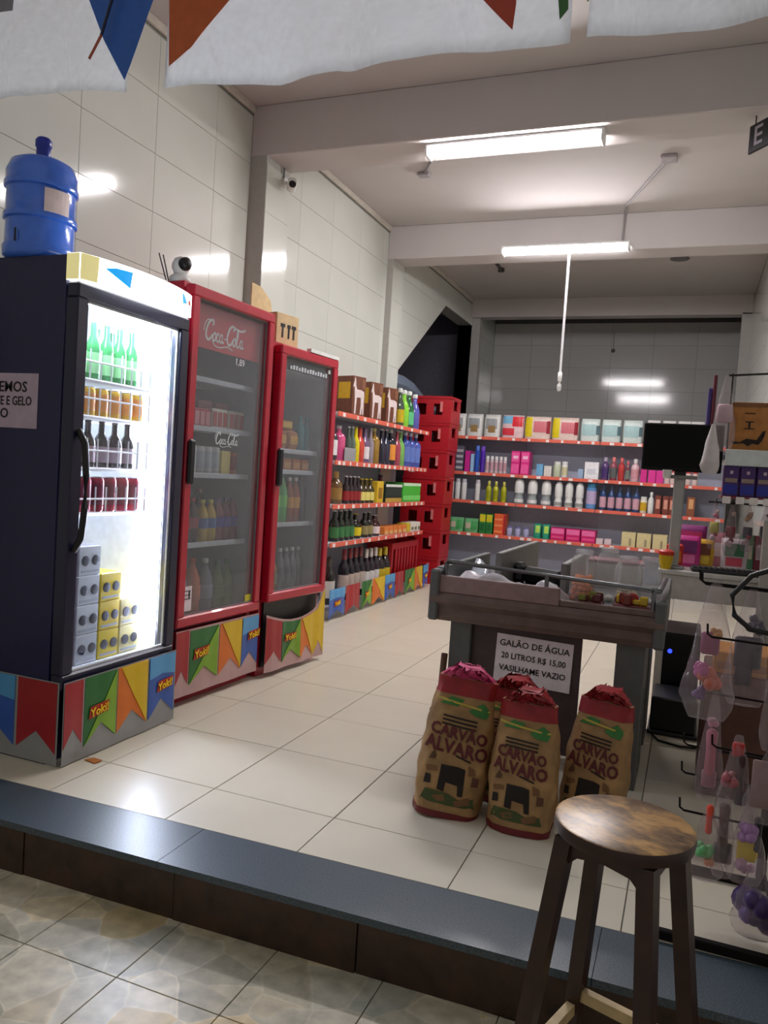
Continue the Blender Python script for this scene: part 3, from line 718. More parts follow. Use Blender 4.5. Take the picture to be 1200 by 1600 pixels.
back(0, [(1008, 1030), (1032, 1054), (1056, 1078), (1080, 1096)], 657, mk_p(pm((232, 230, 226), .4), [(.1, .9, .2, .7, pm((206, 160, 170), .4))]), 'white pack hidden by the monitor', 'pack')
# ---- back rack, second shelf
back(1, [(698, 710), (711, 723)], 696, mk_c(pm((88, 84, 100), .5), [(.05, .95, .1+.22*k, .2+.22*k, pm((176, 172, 180), .5)) for k in range(4)]), 'grey striped stack of small boxes', 'box')
back(1, [(725, 733)], 704, mk_c(pm((196, 40, 140), .4)), 'narrow magenta box', 'box'); back(1, [(734, 739)], 709, mk_c(pm((150, 190, 226), .4)), 'thin pale blue box', 'box')
back(1, [(740, 747)], 696, mk_b('tube', BG(40, 84, 190), BG(90, 130, 220)), 'tall blue spray can', 'can'); back(1, [(748, 756)], 697, mk_b('tube', BG(80, 40, 170), BG(120, 80, 200)), 'tall violet spray can', 'can')
back(1, [(757, 763), (764, 770), (771, 777), (778, 784), (785, 790)], 713, mk_b('jar', pm((206, 190, 196), .4), WB, pm((190, 150, 160), .4)), 'small white capped pot', 'pot')
back(1, [(797, 811), (812, 826)], 705, mk_c(PINKM, [(.08, .9, .06, .45, pm((236, 90, 160), .4)), (.08, .9, .55, .94, pm((236, 90, 160), .4)), (.25, .8, .68, .8, pm((250, 200, 225), .4))]), 'stacked bright pink carton', 'box')
back(1, [(837, 848)], 725, mk_c(pm((110, 170, 210), .4)), 'small light blue box', 'box'); back(1, [(849, 861)], 728, mk_c(pm((216, 212, 206), .4)), 'flat cream box', 'box')
back(1, [(863, 875)], 721, mk_b('jar', pm((190, 200, 176), .4), WB, None, 'jar'), 'pale green jar', 'jar'); back(1, [(876, 886)], 721, mk_b('jar', WB, WB, pm((206, 200, 160), .4), 'jar'), 'round white jar', 'jar')
back(1, [(902, 911)], 733, mk_c(pm((150, 176, 206), .4)), 'little blue grey box', 'box'); back(1, [(912, 935)], 722, mk_c(pm((234, 234, 238), .4), [(.2, .8, .3, .6, pm((206, 210, 220), .5))]), 'plain white carton', 'box')
back(1, [(938, 950)], 714, mk_b('lotion', BG(96, 70, 120), BG(180, 170, 190), BG(70, 50, 110)), 'violet pump bottle', 'bottle'); back(1, [(951, 963)], 714, mk_b('lotion', BG(150, 70, 84), BG(230, 130, 130), pm((90, 96, 96), .4)), 'dark red pump bottle with grey label', 'bottle')
back(1, [(964, 975)], 715, mk_b('lotion', BG(190, 60, 60), BG(226, 110, 110), None), 'bright red pump bottle', 'bottle'); back(1, [(976, 983)], 720, mk_b('lotion', BG(120, 50, 60), BG(210, 90, 100), pm((120, 130, 120), .4)), 'small maroon bottle', 'bottle')
back(1, [(984, 998)], 717, mk_b('lotion', pm((226, 190, 196), .3), WB, pm((206, 150, 160), .4)), 'pale pink bottle with white cap', 'bottle')
back(1, [(1000, 1010)], 716, mk_c(pm((214, 40, 140), .4)), 'tall magenta carton beside the monitor edge', 'box'); back(1, [(1012, 1024), (1025, 1036)], 735, mk_c(pm((220, 50, 150), .4), (), .12), 'low magenta soap box under the monitor', 'box')
back(1, [(1038, 1046), (1047, 1055), (1070, 1080), (1081, 1090)], 735, mk_b('jar', pm((222, 200, 196), .4), pm((196, 70, 70), .4), None, 'jar'), 'cream pot with red lid', 'pot')
# ---- back rack, third shelf
back(2, [(699, 707), (709, 717), (719, 727), (739, 749)], 748, mk_b('tube', WB, pm((196, 192, 202), .4), None), 'slim white bottle with grey cap', 'bottle')
back(2, [(757, 766), (768, 777), (780, 790)], 752, mk_b('lotion', BG(176, 178, 30), BG(200, 196, 90), BG(150, 154, 20)), 'yellow green bottle', 'bottle')
back(2, [(800, 817), (821, 838), (842, 860)], 745, mk_b('dome', pm((150, 160, 162), .35), WB, pm((222, 222, 220), .4)), 'large white domed bottle', 'bottle')
back(2, [(864, 877), (880, 894), (897, 910)], 753, mk_b('dome', WB, WB, pm((150, 154, 150), .4)), 'smaller white domed bottle', 'bottle')
back(2, [(912, 932)], 752, mk_b('tube', BG(96, 150, 206), BG(60, 130, 170), pm((186, 170, 206), .4)), 'fat light blue bottle', 'bottle')
back(2, [(935, 946), (948, 959), (961, 972), (974, 985), (987, 998)], 760, mk_b('lotion', BG(40, 70, 120), BG(60, 70, 90), pm((206, 160, 176), .4)), 'dark blue bottle with pink label', 'bottle')
back(2, [(999, 1010)], 776, mk_b('jar', pm((228, 222, 200), .4), WB, pm((212, 170, 40), .4), 'jar'), 'small yellow and white tub', 'tub'); back(2, [(1011, 1021)], 769, mk_b('lotion', WB, WB, None), 'round white bottle near the pole', 'bottle')
back(2, [(1022, 1032), (1034, 1044), (1045, 1053)], 775, mk_c(pm((120, 56, 44), .5), [(.2, .8, .3, .8, pm((214, 150, 130), .5))]), 'brown box with pale face print', 'box')
back(2, [(1072, 1085)], 777, mk_c(pm((140, 80, 50), .5), [(.2, .8, .4, .9, pm((214, 160, 110), .5))]), 'brown picture box right of the monitor pole', 'box')
# ---- back rack, fourth shelf
back(3, [(700, 722), (724, 744)], 809, mk_p(pm((120, 190, 130), .4), [(.15, .5, .3, .7, pm((206, 190, 170), .5)), (.55, .95, .2, .85, pm((70, 160, 90), .4))]), 'light green soap pack', 'pack')
back(3, [(748, 757), (758, 768)], 803, mk_c(pm((40, 130, 60), .4), [(.05, .95, .6, .97, pm((210, 200, 40), .4)), (.2, .8, .15, .5, pm((30, 100, 50), .4))]), 'green box with yellow top', 'box')
back(3, [(770, 788)], 803, mk_c(pm((224, 96, 50), .4), [(.05, .75, .12+.29*k, .2+.29*k, pm((240, 150, 100), .4)) for k in range(3)]+[(.85, 1, .02, .98, pm((180, 30, 50), .4))]), 'tall stack of orange boxes', 'box')
back(3, [(790, 799), (803, 812), (816, 825)], 823, mk_b('jar', pm((170, 170, 206), .4), pm((120, 120, 170), .4), None, 'jar'), 'small lilac pot', 'pot')
back(3, [(832, 844), (846, 857)], 819, mk_p(pm((40, 160, 130), .4), [(.3, .9, .4, .9, pm((170, 214, 90), .4))]), 'teal and lime sachet', 'sachet')
back(3, [(859, 882), (883, 906), (907, 930)], 827, mk_c(pm((206, 24, 110), .4), [(.05, .95, .55, .95, pm((236, 110, 170), .4)), (.1, .9, .2, .35, pm((230, 80, 140), .4))]), 'wide crimson pink carton', 'box')
back(3, [(931, 942), (944, 955)], 842, mk_c(pm((220, 200, 206), .4), (), .1), 'tiny white and pink box', 'box')
back(3, [(970, 993), (994, 1017), (1019, 1042)], 834, mk_c(pm((214, 200, 150), .5), [(.55, .7, .1, .6, pm((150, 140, 110), .5))]), 'cream coloured carton', 'box')
# ---- left rack, top shelf: brown cartons with a white horse, then bottles
def horse_box(w, h):
    W, D = .17, .20; o = MB().box(-W/2, W/2, 0, D, 0, h, .004).build('carton', pm((110, 62, 40), .55, var=.1))
    MB().box(-W/2-.002, -W/2+.001, .03, D-.03, h*.45, h*.85).build('yellow_panel', pm((206, 160, 20), .5), o)
    hp = [(-.05, .0), (-.035, .0), (-.03, .30), (-.025, .45), (.02, .45), (.025, .25), (.02, 0), (.035, 0), (.04, .25), (.05, .0), (.062, .0), (.058, .3), (.062, .5), (.055, .62), (.02, .66), (-.03, .66), (-.045, .78), (-.05, .95), (-.06, .98), (-.062, .9), (-.075, .75), (-.07, .7), (-.06, .76), (-.055, .55), (-.05, .4)]
    MB().prism([(x*1.1, .03+z*h*.9) for x, z in hp], 'y', -.003, .001).build('horse_print', pm((222, 206, 204), .5), o)
    MB().box(.03, W/2-.004, -.0024, .001, h*.72, h*.95).build('printed_panel', pm((130, 84, 60), .5), o)
    return o
left(0, [(548, 570), (577, 597), (603, 621)], 596, horse_box, 'brown carton with white horse print', 'box', .10, rz=72)
left(0, [(628, 634)], 606, mk_b('slim', BG(70, 84, 70), BG(226, 230, 226), pm((196, 170, 20), .4)), 'dark bottle with yellow label', 'bottle')
left(0, [(635, 642)], 609, mk_b('slim', BG(140, 214, 60), BG(226, 230, 226), None), 'lime green bottle with white cap', 'bottle')
left(0, [(643, 650)], 611, mk_b('slim', BG(40, 100, 60), BG(226, 230, 226), pm((90, 190, 130), .4)), 'dark green bottle with white cap', 'bottle')
left(0, [(652, 659)], 616, mk_b('slim', BG(90, 90, 170), BG(226, 230, 226), None), 'violet blue bottle with white cap at rack end', 'bottle')
left(0, [(634, 641)], 611, mk_b('slim', BG(60, 96, 60), BG(226, 230, 226), None), 'green bottle with white cap standing at the back', 'bottle', .2)
# ---- left rack, second shelf
sp2 = [((520, 530), (60, 60, 62), (206, 206, 206), (226, 226, 226), 'dark bottle with white label by the cooler'), ((531, 543), (206, 80, 130), (196, 196, 200), None, 'pink bottle with silver cap'), ((545, 550), (84, 100, 90), (200, 200, 200), None, 'grey green bottle'), ((551, 556), (96, 110, 100), (200, 200, 200), None, 'clear grey bottle'),
  ((557, 563), (222, 206, 20), (190, 180, 40), None, 'slim bright yellow bottle'), ((564, 571), (206, 70, 56), (150, 30, 40), None, 'orange red bottle'), ((572, 579), (120, 96, 130), (90, 70, 120), (226, 222, 224), 'violet bottle with white label'), ((580, 585), (150, 140, 150), (190, 190, 196), None, 'clear slim bottle'),
  ((586, 596), (150, 116, 40), (206, 190, 120), None, 'golden brown bottle'), ((598, 604), (40, 40, 60), (206, 206, 210), None, 'black bottle with silver cap'), ((605, 611), (46, 50, 70), (206, 206, 210), None, 'dark blue bottle'), ((612, 621), (36, 34, 48), (206, 206, 206), (230, 150, 60), 'black bottle with orange label'),
  ((622, 627), (170, 70, 90), (190, 190, 196), None, 'rose coloured bottle'), ((628, 634), (120, 180, 90), (196, 206, 200), None, 'light green bottle')]
for us, bd_, cp_, lb_, ds_ in sp2: left(1, [us], 664+(us[0]-525)*.08, mk_b('spirit' if us[1]-us[0] > 7 else 'long', BG(*bd_), BG(*cp_), pm(lb_, .4) if lb_ else None), ds_, 'bottle')
left(1, [(636, 643), (644, 651), (652, 659)], 676, mk_b('spirit', BG(70, 90, 170), BG(200, 206, 226), pm((96, 120, 190), .4)), 'blue bottle with silver cap', 'bottle')
left(1, [(538, 556)], 700, mk_c(pm((150, 150, 154), .5), (), .01, 'price_card'), 'small grey card in front of bottles', 'card', .012)
# ---- left rack, third shelf
left(2, [(525, 540)], 737, mk_b('wine', BG(110, 84, 50), BG(190, 160, 90), pm((150, 116, 60), .4)), 'brown bottle with gold label', 'bottle')
left(2, [(541, 547), (548, 553), (554, 559), (560, 565)], 744, mk_b('long', BG(40, 30, 34), BG(206, 206, 206), pm((150, 40, 44), .4)), 'dark bottle with red label', 'bottle')
left(2, [(566, 572), (573, 579), (580, 586)], 748, mk_b('long', BG(60, 50, 20), BG(206, 180, 40), pm((226, 214, 120), .4)), 'bottle with yellow label and cap', 'bottle')
left(2, [(588, 598)], 752, mk_c(pm((222, 186, 50), .4), [(.2, .8, .2, .7, pm((150, 110, 30), .5))]), 'upright yellow carton', 'box')
left(2, [(601, 627)], 757, mk_c(pm((30, 50, 46), .4), [(0, 1, .02, .25, pm((196, 160, 70), .4)), (0, 1, .86, 1, pm((226, 230, 226), .4))]), 'dark green and gold carton', 'box')
left(2, [(628, 656)], 755, mk_c(pm((70, 186, 60), .4), [(0, 1, .85, 1, pm((206, 236, 200), .4)), (0, 1, .1, .35, pm((120, 220, 110), .4))]), 'bright green carton', 'box')
left(2, [(596, 602)], 742, mk_b('slim', BG(120, 40, 60), BG(80, 30, 50), None), 'dark red bottle behind the cartons', 'bottle', .22)
# ---- left rack, fourth shelf
left(3, [(524, 532), (533, 540), (541, 548), (549, 555)], 797, mk_b('long', BG(20, 34, 24), BG(206, 206, 206), pm((60, 120, 70), .4)), 'dark green bottle with green label', 'bottle')
left(3, [(557, 568)], 803, mk_b('long', BG(30, 26, 20), BG(206, 190, 60), pm((226, 206, 30), .4)), 'dark bottle with yellow label', 'bottle')
left(3, [(571, 577), (578, 584)], 800, mk_b('long', BG(30, 30, 24), BG(196, 196, 186), pm((150, 136, 90), .4)), 'dark bottle with khaki label', 'bottle')
left(3, [(586, 597)], 805, mk_b('long', BG(60, 20, 24), BG(206, 206, 206), pm((226, 206, 206), .4)), 'maroon bottle with white label', 'bottle')
left(3, [(600, 606), (607, 613), (614, 620), (621, 627), (628, 634)], 822, mk_c(pm((224, 130, 60), .4), [(.1, .9, .1, .5, pm((236, 190, 130), .4))], .12), 'small orange packet', 'packet')
left(3, [(635, 640)], 818, mk_c(pm((214, 190, 50), .4), (), .12), 'small yellow packet', 'packet')
left(3, [(641, 645), (646, 650), (651, 655)], 816, mk_c(pm((226, 222, 212), .4), [(.1, .9, .2, .5, pm((120, 120, 90), .4))], .12), 'small white packet', 'packet')
# ---- left rack, bottom deck
left(4, [(512, 527)], 872, mk_b('wine', BG(26, 24, 22), BG(60, 50, 40), pm((222, 220, 210), .4)), 'lone wine bottle with white label beside the cooler', 'bottle')
left(4, [(537, 545), (546, 553), (554, 561), (562, 569)], 858, mk_b('wine', BG(20, 18, 30), BG(130, 30, 40), pm((196, 180, 170), .4)), 'dark wine bottle with red cap', 'bottle')
left(4, [(571, 577), (578, 584), (585, 591)], 858, mk_b('wine', BG(30, 20, 34), BG(222, 214, 206), pm((222, 222, 222), .4)), 'dark wine bottle with white cap', 'bottle')
left(4, [(592, 600), (601, 608)], 857, mk_b('wine', BG(30, 24, 24), BG(206, 180, 40), pm((214, 186, 40), .4)), 'wine bottle with yellow cap and label', 'bottle')
# ---------------------------------------------------------------- red plastic crates
CR = pm((170, 22, 34), .38)
def crate(W, D, H, slots=True, n=7, pr=True):
    """open crate; front (local -y) with handle window and vertical slots"""
    t = MB(); th = .012
    def wallp(x0, x1, y0, y1, along):
        t.box(x0, x1, y0, y1, 0, H*.22); t.box(x0, x1, y0, y1, H*.86, H)
        t.box(x0, x1, y0, y1, H*.22, H*.34) if not slots else None
        a0, a1 = (x0, x1) if along == 'x' else (y0, y1)
        k = n
        for i in range(k):
            c0 = a0+(a1-a0)*i/(k-1+.0)*.0; s = (a1-a0); w = s/(k*1.9)
            p = a0+s*(i+.5)/k
            if i == 0: p0, p1 = a0, a0+w
            elif i == k-1: p0, p1 = a1-w, a1
            else: p0, p1 = p-w/2, p+w/2
            if along == 'x': t.box(p0, p1, y0+.001, y1-.001, H*.2, H*.88)
            else: t.box(x0+.001, x1-.001, p0, p1, H*.2, H*.88)
    wallp(-W/2, W/2, 0, th, 'x'); wallp(-W/2, W/2, D-th, D, 'x'); wallp(-W/2, -W/2+th, th, D-th, 'y'); wallp(W/2-th, W/2, th, D-th, 'y')
    t.box(-W/2, W/2, 0, D, 0, .012)
    return t
cr = crate(.80, .27, .43, True, 9).build('plastic_crate', CR)
pa = at_x(612, 880, LRX-.02); pb = at_x(658, 880, LRX-.02)
cr.location = (LRX-.04, (pa.y+pb.y)/2-.02, ZL[4]+.0005); cr.rotation_euler = (0, 0, R(90)); cr.scale = (min(1, (pb.y-pa.y)/.80), 1, 1)
tag(cr, 'red plastic crate with vertical slots on the bottom of the left rack', 'crate', 'red crates')
MB().box(.22, .30, -.003, .001, .035, .10).build('white_mark', pm((226, 200, 200), .5), cr); MB().box(-.06, -.03, -.003, .001, .025, .05).build('white_mark', pm((226, 200, 200), .5), cr)
# tall stack of seven crates between the racks
CH = .305; sx, sy = -.775, 5.96
def tall_crate():
    W, D, H = .50, .36, CH-.004; t = MB(); th = .012
    def face(y0, y1):
        t.box(-W/2, W/2, y0, y1, 0, H*.30); t.box(-W/2, W/2, y0, y1, H*.88, H)
        t.box(-W/2, -W/2+.10, y0, y1, H*.3, H*.88); t.box(W/2-.10, W/2, y0, y1, H*.3, H*.88); t.box(-.045, .045, y0, y1, H*.3, H*.88)
        t.box(-.15, -.045, y0, y1, H*.72, H*.88); t.box(.045, .15, y0, y1, H*.72, H*.88)
    face(0, th); face(D-th, D)
    for x in (-W/2, W/2-th):
        t.box(x, x+th, th, D-th, 0, H*.5); t.box(x, x+th, th, D-th, H*.86, H); t.box(x, x+th, th, D*.3, H*.5, H*.86); t.box(x, x+th, D*.7, D-th, H*.5, H*.86)
    t.box(-W/2+.002, W/2-.002, .002, D-.002, 0, .01)
    t.box(-W/2-.006, W/2+.006, -.006, D+.006, H-.03, H, .003)
    o = t.build('plastic_crate', CR)
    MB().box(-.19, -.12, -.003, .001, H*.14, H*.22).build('white_mark', pm((222, 190, 190), .5), o)
    MB().box(.12, .15, -.003, .001, H*.42, H*.80).build('white_mark', pm((206, 120, 120), .5), o)
    return o
c0 = None
NM = ['bottom', 'second', 'third', 'fourth', 'fifth', 'sixth', 'topmost']
for k in range(7):
    o = tall_crate() if c0 is None else dup(c0)
    c0 = c0 or o
    o.location = (sx+k*.006+random.uniform(-.004, .004), sy, k*CH+.0008); o.rotation_euler = (0, 0, R(random.uniform(-1, 1)))
    tag(o, 'red plastic crate, %s%s in the tall stack between the racks' % (NM[k], '' if k in (0, 6) else ' from the floor'), 'crate', 'red crates')
# pennant strip along the left rack
fl = []
for kd, u0, u1 in (('blue', 512, 537), ('red', 538, 560), ('green', 562, 578), ('orange', 579, 598), ('blue', 598, 613), ('red', 614, 627), ('green', 628, 643), ('orange', 643, 655), ('blue', 656, 664)):
    a = at_x(u0, 940, LRX+.03).y-LRY; b = at_x(u1, 940, LRX+.03).y-LRY
    fl.append((kd, a, b-.01, -.0, .245, (.5, .5, .045)) if kd in ('blue', 'green') else (kd, a, b-.01, -.0, .245))
sk, _ = skirt('colourful pennant strip hanging along the foot of the left rack', (LRX+.03, LRY, .012), R(90), 2.2, .0, .25, fl, wave=.016, sheet=False)

# ================================================================== COOLER CONTENTS
def inside(c, n, x0, x1, y, z, make, desc, cat, place, rz=0, dy=0):
    spots = [wld(c, x0+(x1-x0)*(i/(n-1) if n > 1 else .5), y+dy*(i % 2), z) for i in range(n)]
    place_row(make, spots, desc, cat, place, '%s in the %s' % (cat, place), c.rz)
N_ = 'navy cooler'
inside(C1, 6, .10, .50, .11, 1.5365, lambda: bottle('bottle', 'long', .031, .255, BG(60, 140, 80), BG(206, 226, 120), pm((150, 206, 150), .4)), 'green beer bottle', 'bottle', N_+' top shelf')
inside(C1, 5, .12, .50, .22, 1.5365, lambda: bottle('bottle', 'long', .031, .255, BG(40, 90, 60), BG(190, 200, 190), None), 'dark green bottle behind the front row', 'bottle', N_+' top shelf')
inside(C1, 7, .085, .55, .11, 1.3865, lambda: bottle('can', 'can', .033, .124, pm((206, 160, 50), .25, .3), CHROME, pm((196, 130, 60), .3)), 'golden can', 'can', N_+' second shelf')
inside(C1, 6, .09, .50, .11, 1.1735, lambda: bottle('bottle', 'long', .034, .20, BG(36, 26, 34), BG(60, 50, 60), pm((170, 150, 160), .4)), 'dark bottle with pale label', 'bottle', N_+' third shelf')
inside(C1, 7, .085, .55, .11, .9865, lambda: bottle('can', 'can', .033, .15, pm((150, 40, 60), .25, .2), CHROME, pm((110, 30, 50), .3)), 'dark red can', 'can', N_+' fourth shelf')
def can_case(m, w=.13, d=.26, h=.125):
    o = MB().box(-w/2, w/2, 0, d, 0, h, .004).build('can_case', m)
    for x in (-w*.22, w*.24):
        MB().lathe([(w*.17, 0), (w*.17, .003), (w*.1, .004)], 0, 0, 12).build('can_end', pm((90, 92, 104), .3, .6), o, None, (x, -.0005, h*.5), (R(90), 0, 0))
    MB().box(-w*.4, w*.4, -.0015, .001, h*.1, h*.18).build('printed_line', pm((170, 176, 190), .5), o)
    return o
for nm, x, cnt, m in (('white and violet', .12, 4, pm((120, 100, 130), .4)), ('silver white', .255, 4, pm((205, 212, 222), .4)), ('yellow', .39, 3, pm((222, 196, 50), .4)), ('pale gold', .525, 2, pm((225, 214, 150), .4))):
    o0 = None
    for k in range(cnt):
        o = can_case(m) if o0 is None else dup(o0); o0 = o0 or o
        o.location = wld(C1, x, .10, .3435+k*.1258); o.rotation_euler = (0, 0, C1.rz)
        tag(o, '%s can case, %s from bottom of its stack in the navy cooler' % (nm, ORD[k]), 'can case', 'can cases at the bottom of the navy cooler')
T_ = 'taller red cooler'
def multipack(w, d, h, m, m2):
    def f():
        o = MB().box(-w/2, w/2, 0, d, 0, h, .006).build('drink_pack', m)
        for k in range(3): MB().box(-w/2+w*(.06+.32*k), -w/2+w*(.30+.32*k), -.002, .001, h*.15, h*.85).build('printed_panel', m2, o)
        return o
    return f
inside(C2, 2, .13, .28, .12, 1.4065, multipack(.14, .2, .10, C_(170, 40, 60), C_(206, 130, 140)), 'red pack of cans', 'pack', T_+' second shelf')
inside(C2, 2, .43, .58, .12, 1.4065, multipack(.14, .2, .11, C_(206, 200, 190), C_(170, 60, 60)), 'cream pack of cans', 'pack', T_+' second shelf')
inside(C2, 3, .2, .5, .16, 1.5105, lambda: carton('carton', .12, .15, .045, C_(120, 40, 60)), 'flat dark red pack on top of cans', 'pack', T_)
inside(C2, 2, .09, .16, .11, 1.1645, lambda: bottle('can', 'can', .031, .13, C_(160, 30, 44, .3), CHROME, C_(130, 20, 40)), 'red can', 'can', T_+' third shelf')
inside(C2, 4, .225, .42, .11, 1.1645, lambda: bottle('can', 'can', .031, .15, C_(200, 204, 206, .3), CHROME, C_(176, 186, 196)), 'white can', 'can', T_+' third shelf')
inside(C2, 1, .49, .49, .11, 1.1645, lambda: carton('carton', .08, .1, .13, C_(214, 200, 120)), 'pale yellow carton', 'box', T_+' third shelf')
inside(C2, 2, .56, .62, .14, 1.1645, lambda: bottle('can', 'can', .03, .13, C_(196, 90, 50, .3), CHROME, C_(150, 50, 40)), 'orange can', 'can', T_+' third shelf')
inside(C2, 4, .09, .27, .11, .8015, lambda: bottle('bottle', 'soda', .034, .235, BG(50, 26, 34), BG(170, 40, 50), C_(150, 40, 60)), 'small cola coloured bottle', 'bottle', T_+' fourth shelf')
inside(C2, 2, .35, .42, .11, .8015, lambda: bottle('bottle', 'soda', .034, .225, BG(190, 160, 50), BG(206, 206, 60), C_(60, 100, 170)), 'yellow drink bottle', 'bottle', T_+' fourth shelf')
inside(C2, 3, .49, .615, .11, .8015, lambda: bottle('bottle', 'soda', .034, .235, BG(120, 40, 70), BG(90, 40, 110), C_(80, 70, 160)), 'violet drink bottle', 'bottle', T_+' fourth shelf')
inside(C2, 4, .12, .60, .32, .8015, lambda: bottle('bottle', 'soda', .042, .27, BG(70, 30, 40), BG(160, 40, 50), C_(150, 60, 70)), 'dark bottle at the back', 'bottle', T_+' fourth shelf')
inside(C2, 2, .11, .32, .12, .3835, lambda: bottle('bottle', 'soda', .048, .33, BG(196, 100, 56), BG(190, 80, 40), C_(206, 120, 80)), 'orange soda bottle', 'bottle', T_+' floor')
inside(C2, 2, .215, .43, .12, .3835, lambda: bottle('bottle', 'soda', .048, .32, BG(110, 116, 130), BG(206, 206, 206), C_(130, 140, 160)), 'clear water bottle', 'bottle', T_+' floor')
inside(C2, 2, .532, .618, .12, .3835, lambda: bottle('bottle', 'soda', .04, .30, BG(90, 120, 70), BG(60, 110, 60), C_(110, 130, 90)), 'green soda bottle', 'bottle', T_+' floor')
S_ = 'shorter red cooler'
inside(C3, 3, .125, .375, .12, 1.3315, lambda: pack('pack', .115, .14, .13, C_(176, 110, 60), [(.15, .85, .3, .7, C_(206, 160, 70))]), 'orange brown snack pack', 'pack', S_+' top shelf')
inside(C3, 2, .18, .33, .15, 1.462, lambda: carton('carton', .12, .12, .05, C_(206, 150, 60), [(.1, .9, .2, .8, C_(226, 190, 90))]), 'flat golden pack on top of snacks', 'pack', S_)
inside(C3, 2, .475, .545, .12, 1.3315, lambda: bottle('bottle', 'soda', .031, .22, BG(50, 130, 140), BG(60, 150, 160), None), 'teal bottle', 'bottle', S_+' top shelf')
inside(C3, 5, .10, .5, .11, 1.2065, lambda: carton('carton', .085, .1, .075, C_(190, 110, 50), [(.1, .9, .2, .7, C_(206, 150, 90))]), 'small orange carton', 'box', S_+' second shelf')
inside(C3, 2, .095, .163, .11, .8865, lambda: bottle('bottle', 'soda', .033, .30, BG(30, 110, 130), BG(190, 206, 206), C_(60, 140, 160)), 'teal drink bottle', 'bottle', S_+' third shelf')
inside(C3, 2, .235, .307, .11, .8865, lambda: bottle('bottle', 'soda', .035, .30, BG(80, 180, 90), BG(40, 130, 110), C_(110, 206, 90)), 'bright green drink bottle', 'bottle', S_+' third shelf')
inside(C3, 2, .38, .45, .11, .8865, lambda: bottle('bottle', 'soda', .034, .28, BG(150, 70, 40), BG(206, 206, 206), C_(214, 150, 40)), 'orange drink bottle', 'bottle', S_+' third shelf')
inside(C3, 1, .535, .535, .12, .8865, lambda: bottle('bottle', 'soda', .036, .29, BG(40, 40, 70), BG(60, 60, 90), None), 'dark blue drink bottle', 'bottle', S_+' third shelf')
inside(C3, 3, .10, .26, .12, .4245, lambda: bottle('bottle', 'soda', .039, .27, BG(150, 110, 60), BG(206, 206, 206), C_(120, 130, 90)), 'amber soda bottle', 'bottle', S_+' floor')
inside(C3, 4, .337, .54, .12, .4245, lambda: bottle('bottle', 'soda', .033, .30, BG(110, 120, 130), BG(206, 210, 214), C_(90, 100, 120)), 'clear soda bottle', 'bottle', S_+' floor')
inside(C3, 5, .12, .52, .32, .4245, lambda: bottle('bottle', 'soda', .04, .31, BG(60, 26, 40), BG(150, 40, 50), C_(120, 40, 60)), 'dark cola bottle at the back', 'bottle', S_+' floor')

# ================================================================== ON TOP OF THE COOLERS AND WALL
# water jug
JB = pm((58, 112, 222), .2, coat=.5, var=.05)
j = thing('water_jug', 'large blue twenty litre water jug on top of the navy cooler', 'jug', (-.44, at_x(64, 330, -.44).y, H1+.001))
j.scale = (.79, .79, 1.0)
MB().lathe([(.15, 0), (.172, .012), (.176, .05), (.166, .058), (.164, .15), (.176, .156), (.177, .176), (.166, .184), (.164, .275), (.176, .281), (.177, .30), (.168, .31), (.17, .345), (.15, .385), (.10, .405), (.04, .418), (.036, .42)], 0, 0, 28).build('body', JB, j, 60)
MB().lathe([(.034, .418), (.034, .455), (.04, .46), (.04, .485), (.03, .495)], 0, 0, 16).build('cap', pm((26, 44, 150), .3), j, 50)
a0 = -40; vs = []; fs = []
for i in range(7):
    an = R(a0+i*7)
    for z in (.175, .265): vs.append((.1785*math.cos(an), .1785*math.sin(an), z))
    for z in (.175, .265): vs.append((.177*math.cos(an), .177*math.sin(an), z))
for i in range(6): q = i*4; fs += [(q, q+4, q+5, q+1), (q+2, q+3, q+7, q+6), (q+1, q+5, q+7, q+3), (q, q+2, q+6, q+4)]
MB().add(vs, fs).build('label', pm((226, 206, 206), .5), j)
MB().box(-.003, .003, -.178, -.172, .05, .1).build('scratch_mark', INK, j, None, (.02, 0, 0))
# dome camera with two thin aerials on the taller red cooler
p = wld(C2, .05, .12, 2.096)
t = thing('security_camera', 'small white camera with dark lens and aerials atop taller red cooler', 'camera', p)
MB().lathe([(.05, 0), (.055, .008), (.05, .03), (.03, .045)], 0, 0, 16).build('base', WHITE, t, 50)
MB().lathe([(.008, 0), (.03, .012), (.043, .04), (.043, .06), (.03, .088), (.008, .1)], 0, 0, 16).build('head', WHITE, t, 60, (0, 0, .03))
MB().lathe([(.032, 0), (.034, .01), (.028, .03), (.012, .038)], 0, 0, 14).build('lens', BLACK, t, 60, (.028, -.012, .085), (0, R(75), R(-25)))
for dx in (0, .02): MB().tube([(-.03, -.05-dx, 0), (-.05, -.075-dx*1.6, .12)], .003, 5).build('aerial', BLACK, t)
# cardboard box on the shorter red cooler
p = wld(C3, .215, .2, 1.941)
t = thing('cardboard_box', 'tall open cardboard box with black print on shorter red cooler', 'box', p, R(78))
MB().box(-.10, .10, -.1, .12, 0, .19, .003).build('body', CARD, t)
MB().prism([(-.10, .19), (-.10, .375), (-.02, .365), (.07, .30), (.10, .19)], 'y', .112, .12).build('back_flap', CARD, t)
for dx, wd in ((-.045, .03), (.01, .02), (.055, .03)):
    m = MB(); m.box(dx-.007, dx+.007, -.102, -.098, .05, .11); m.box(dx-wd/2-.004, dx+wd/2+.004, -.102, -.098, .11, .13); m.build('arrow_print', INK, t)
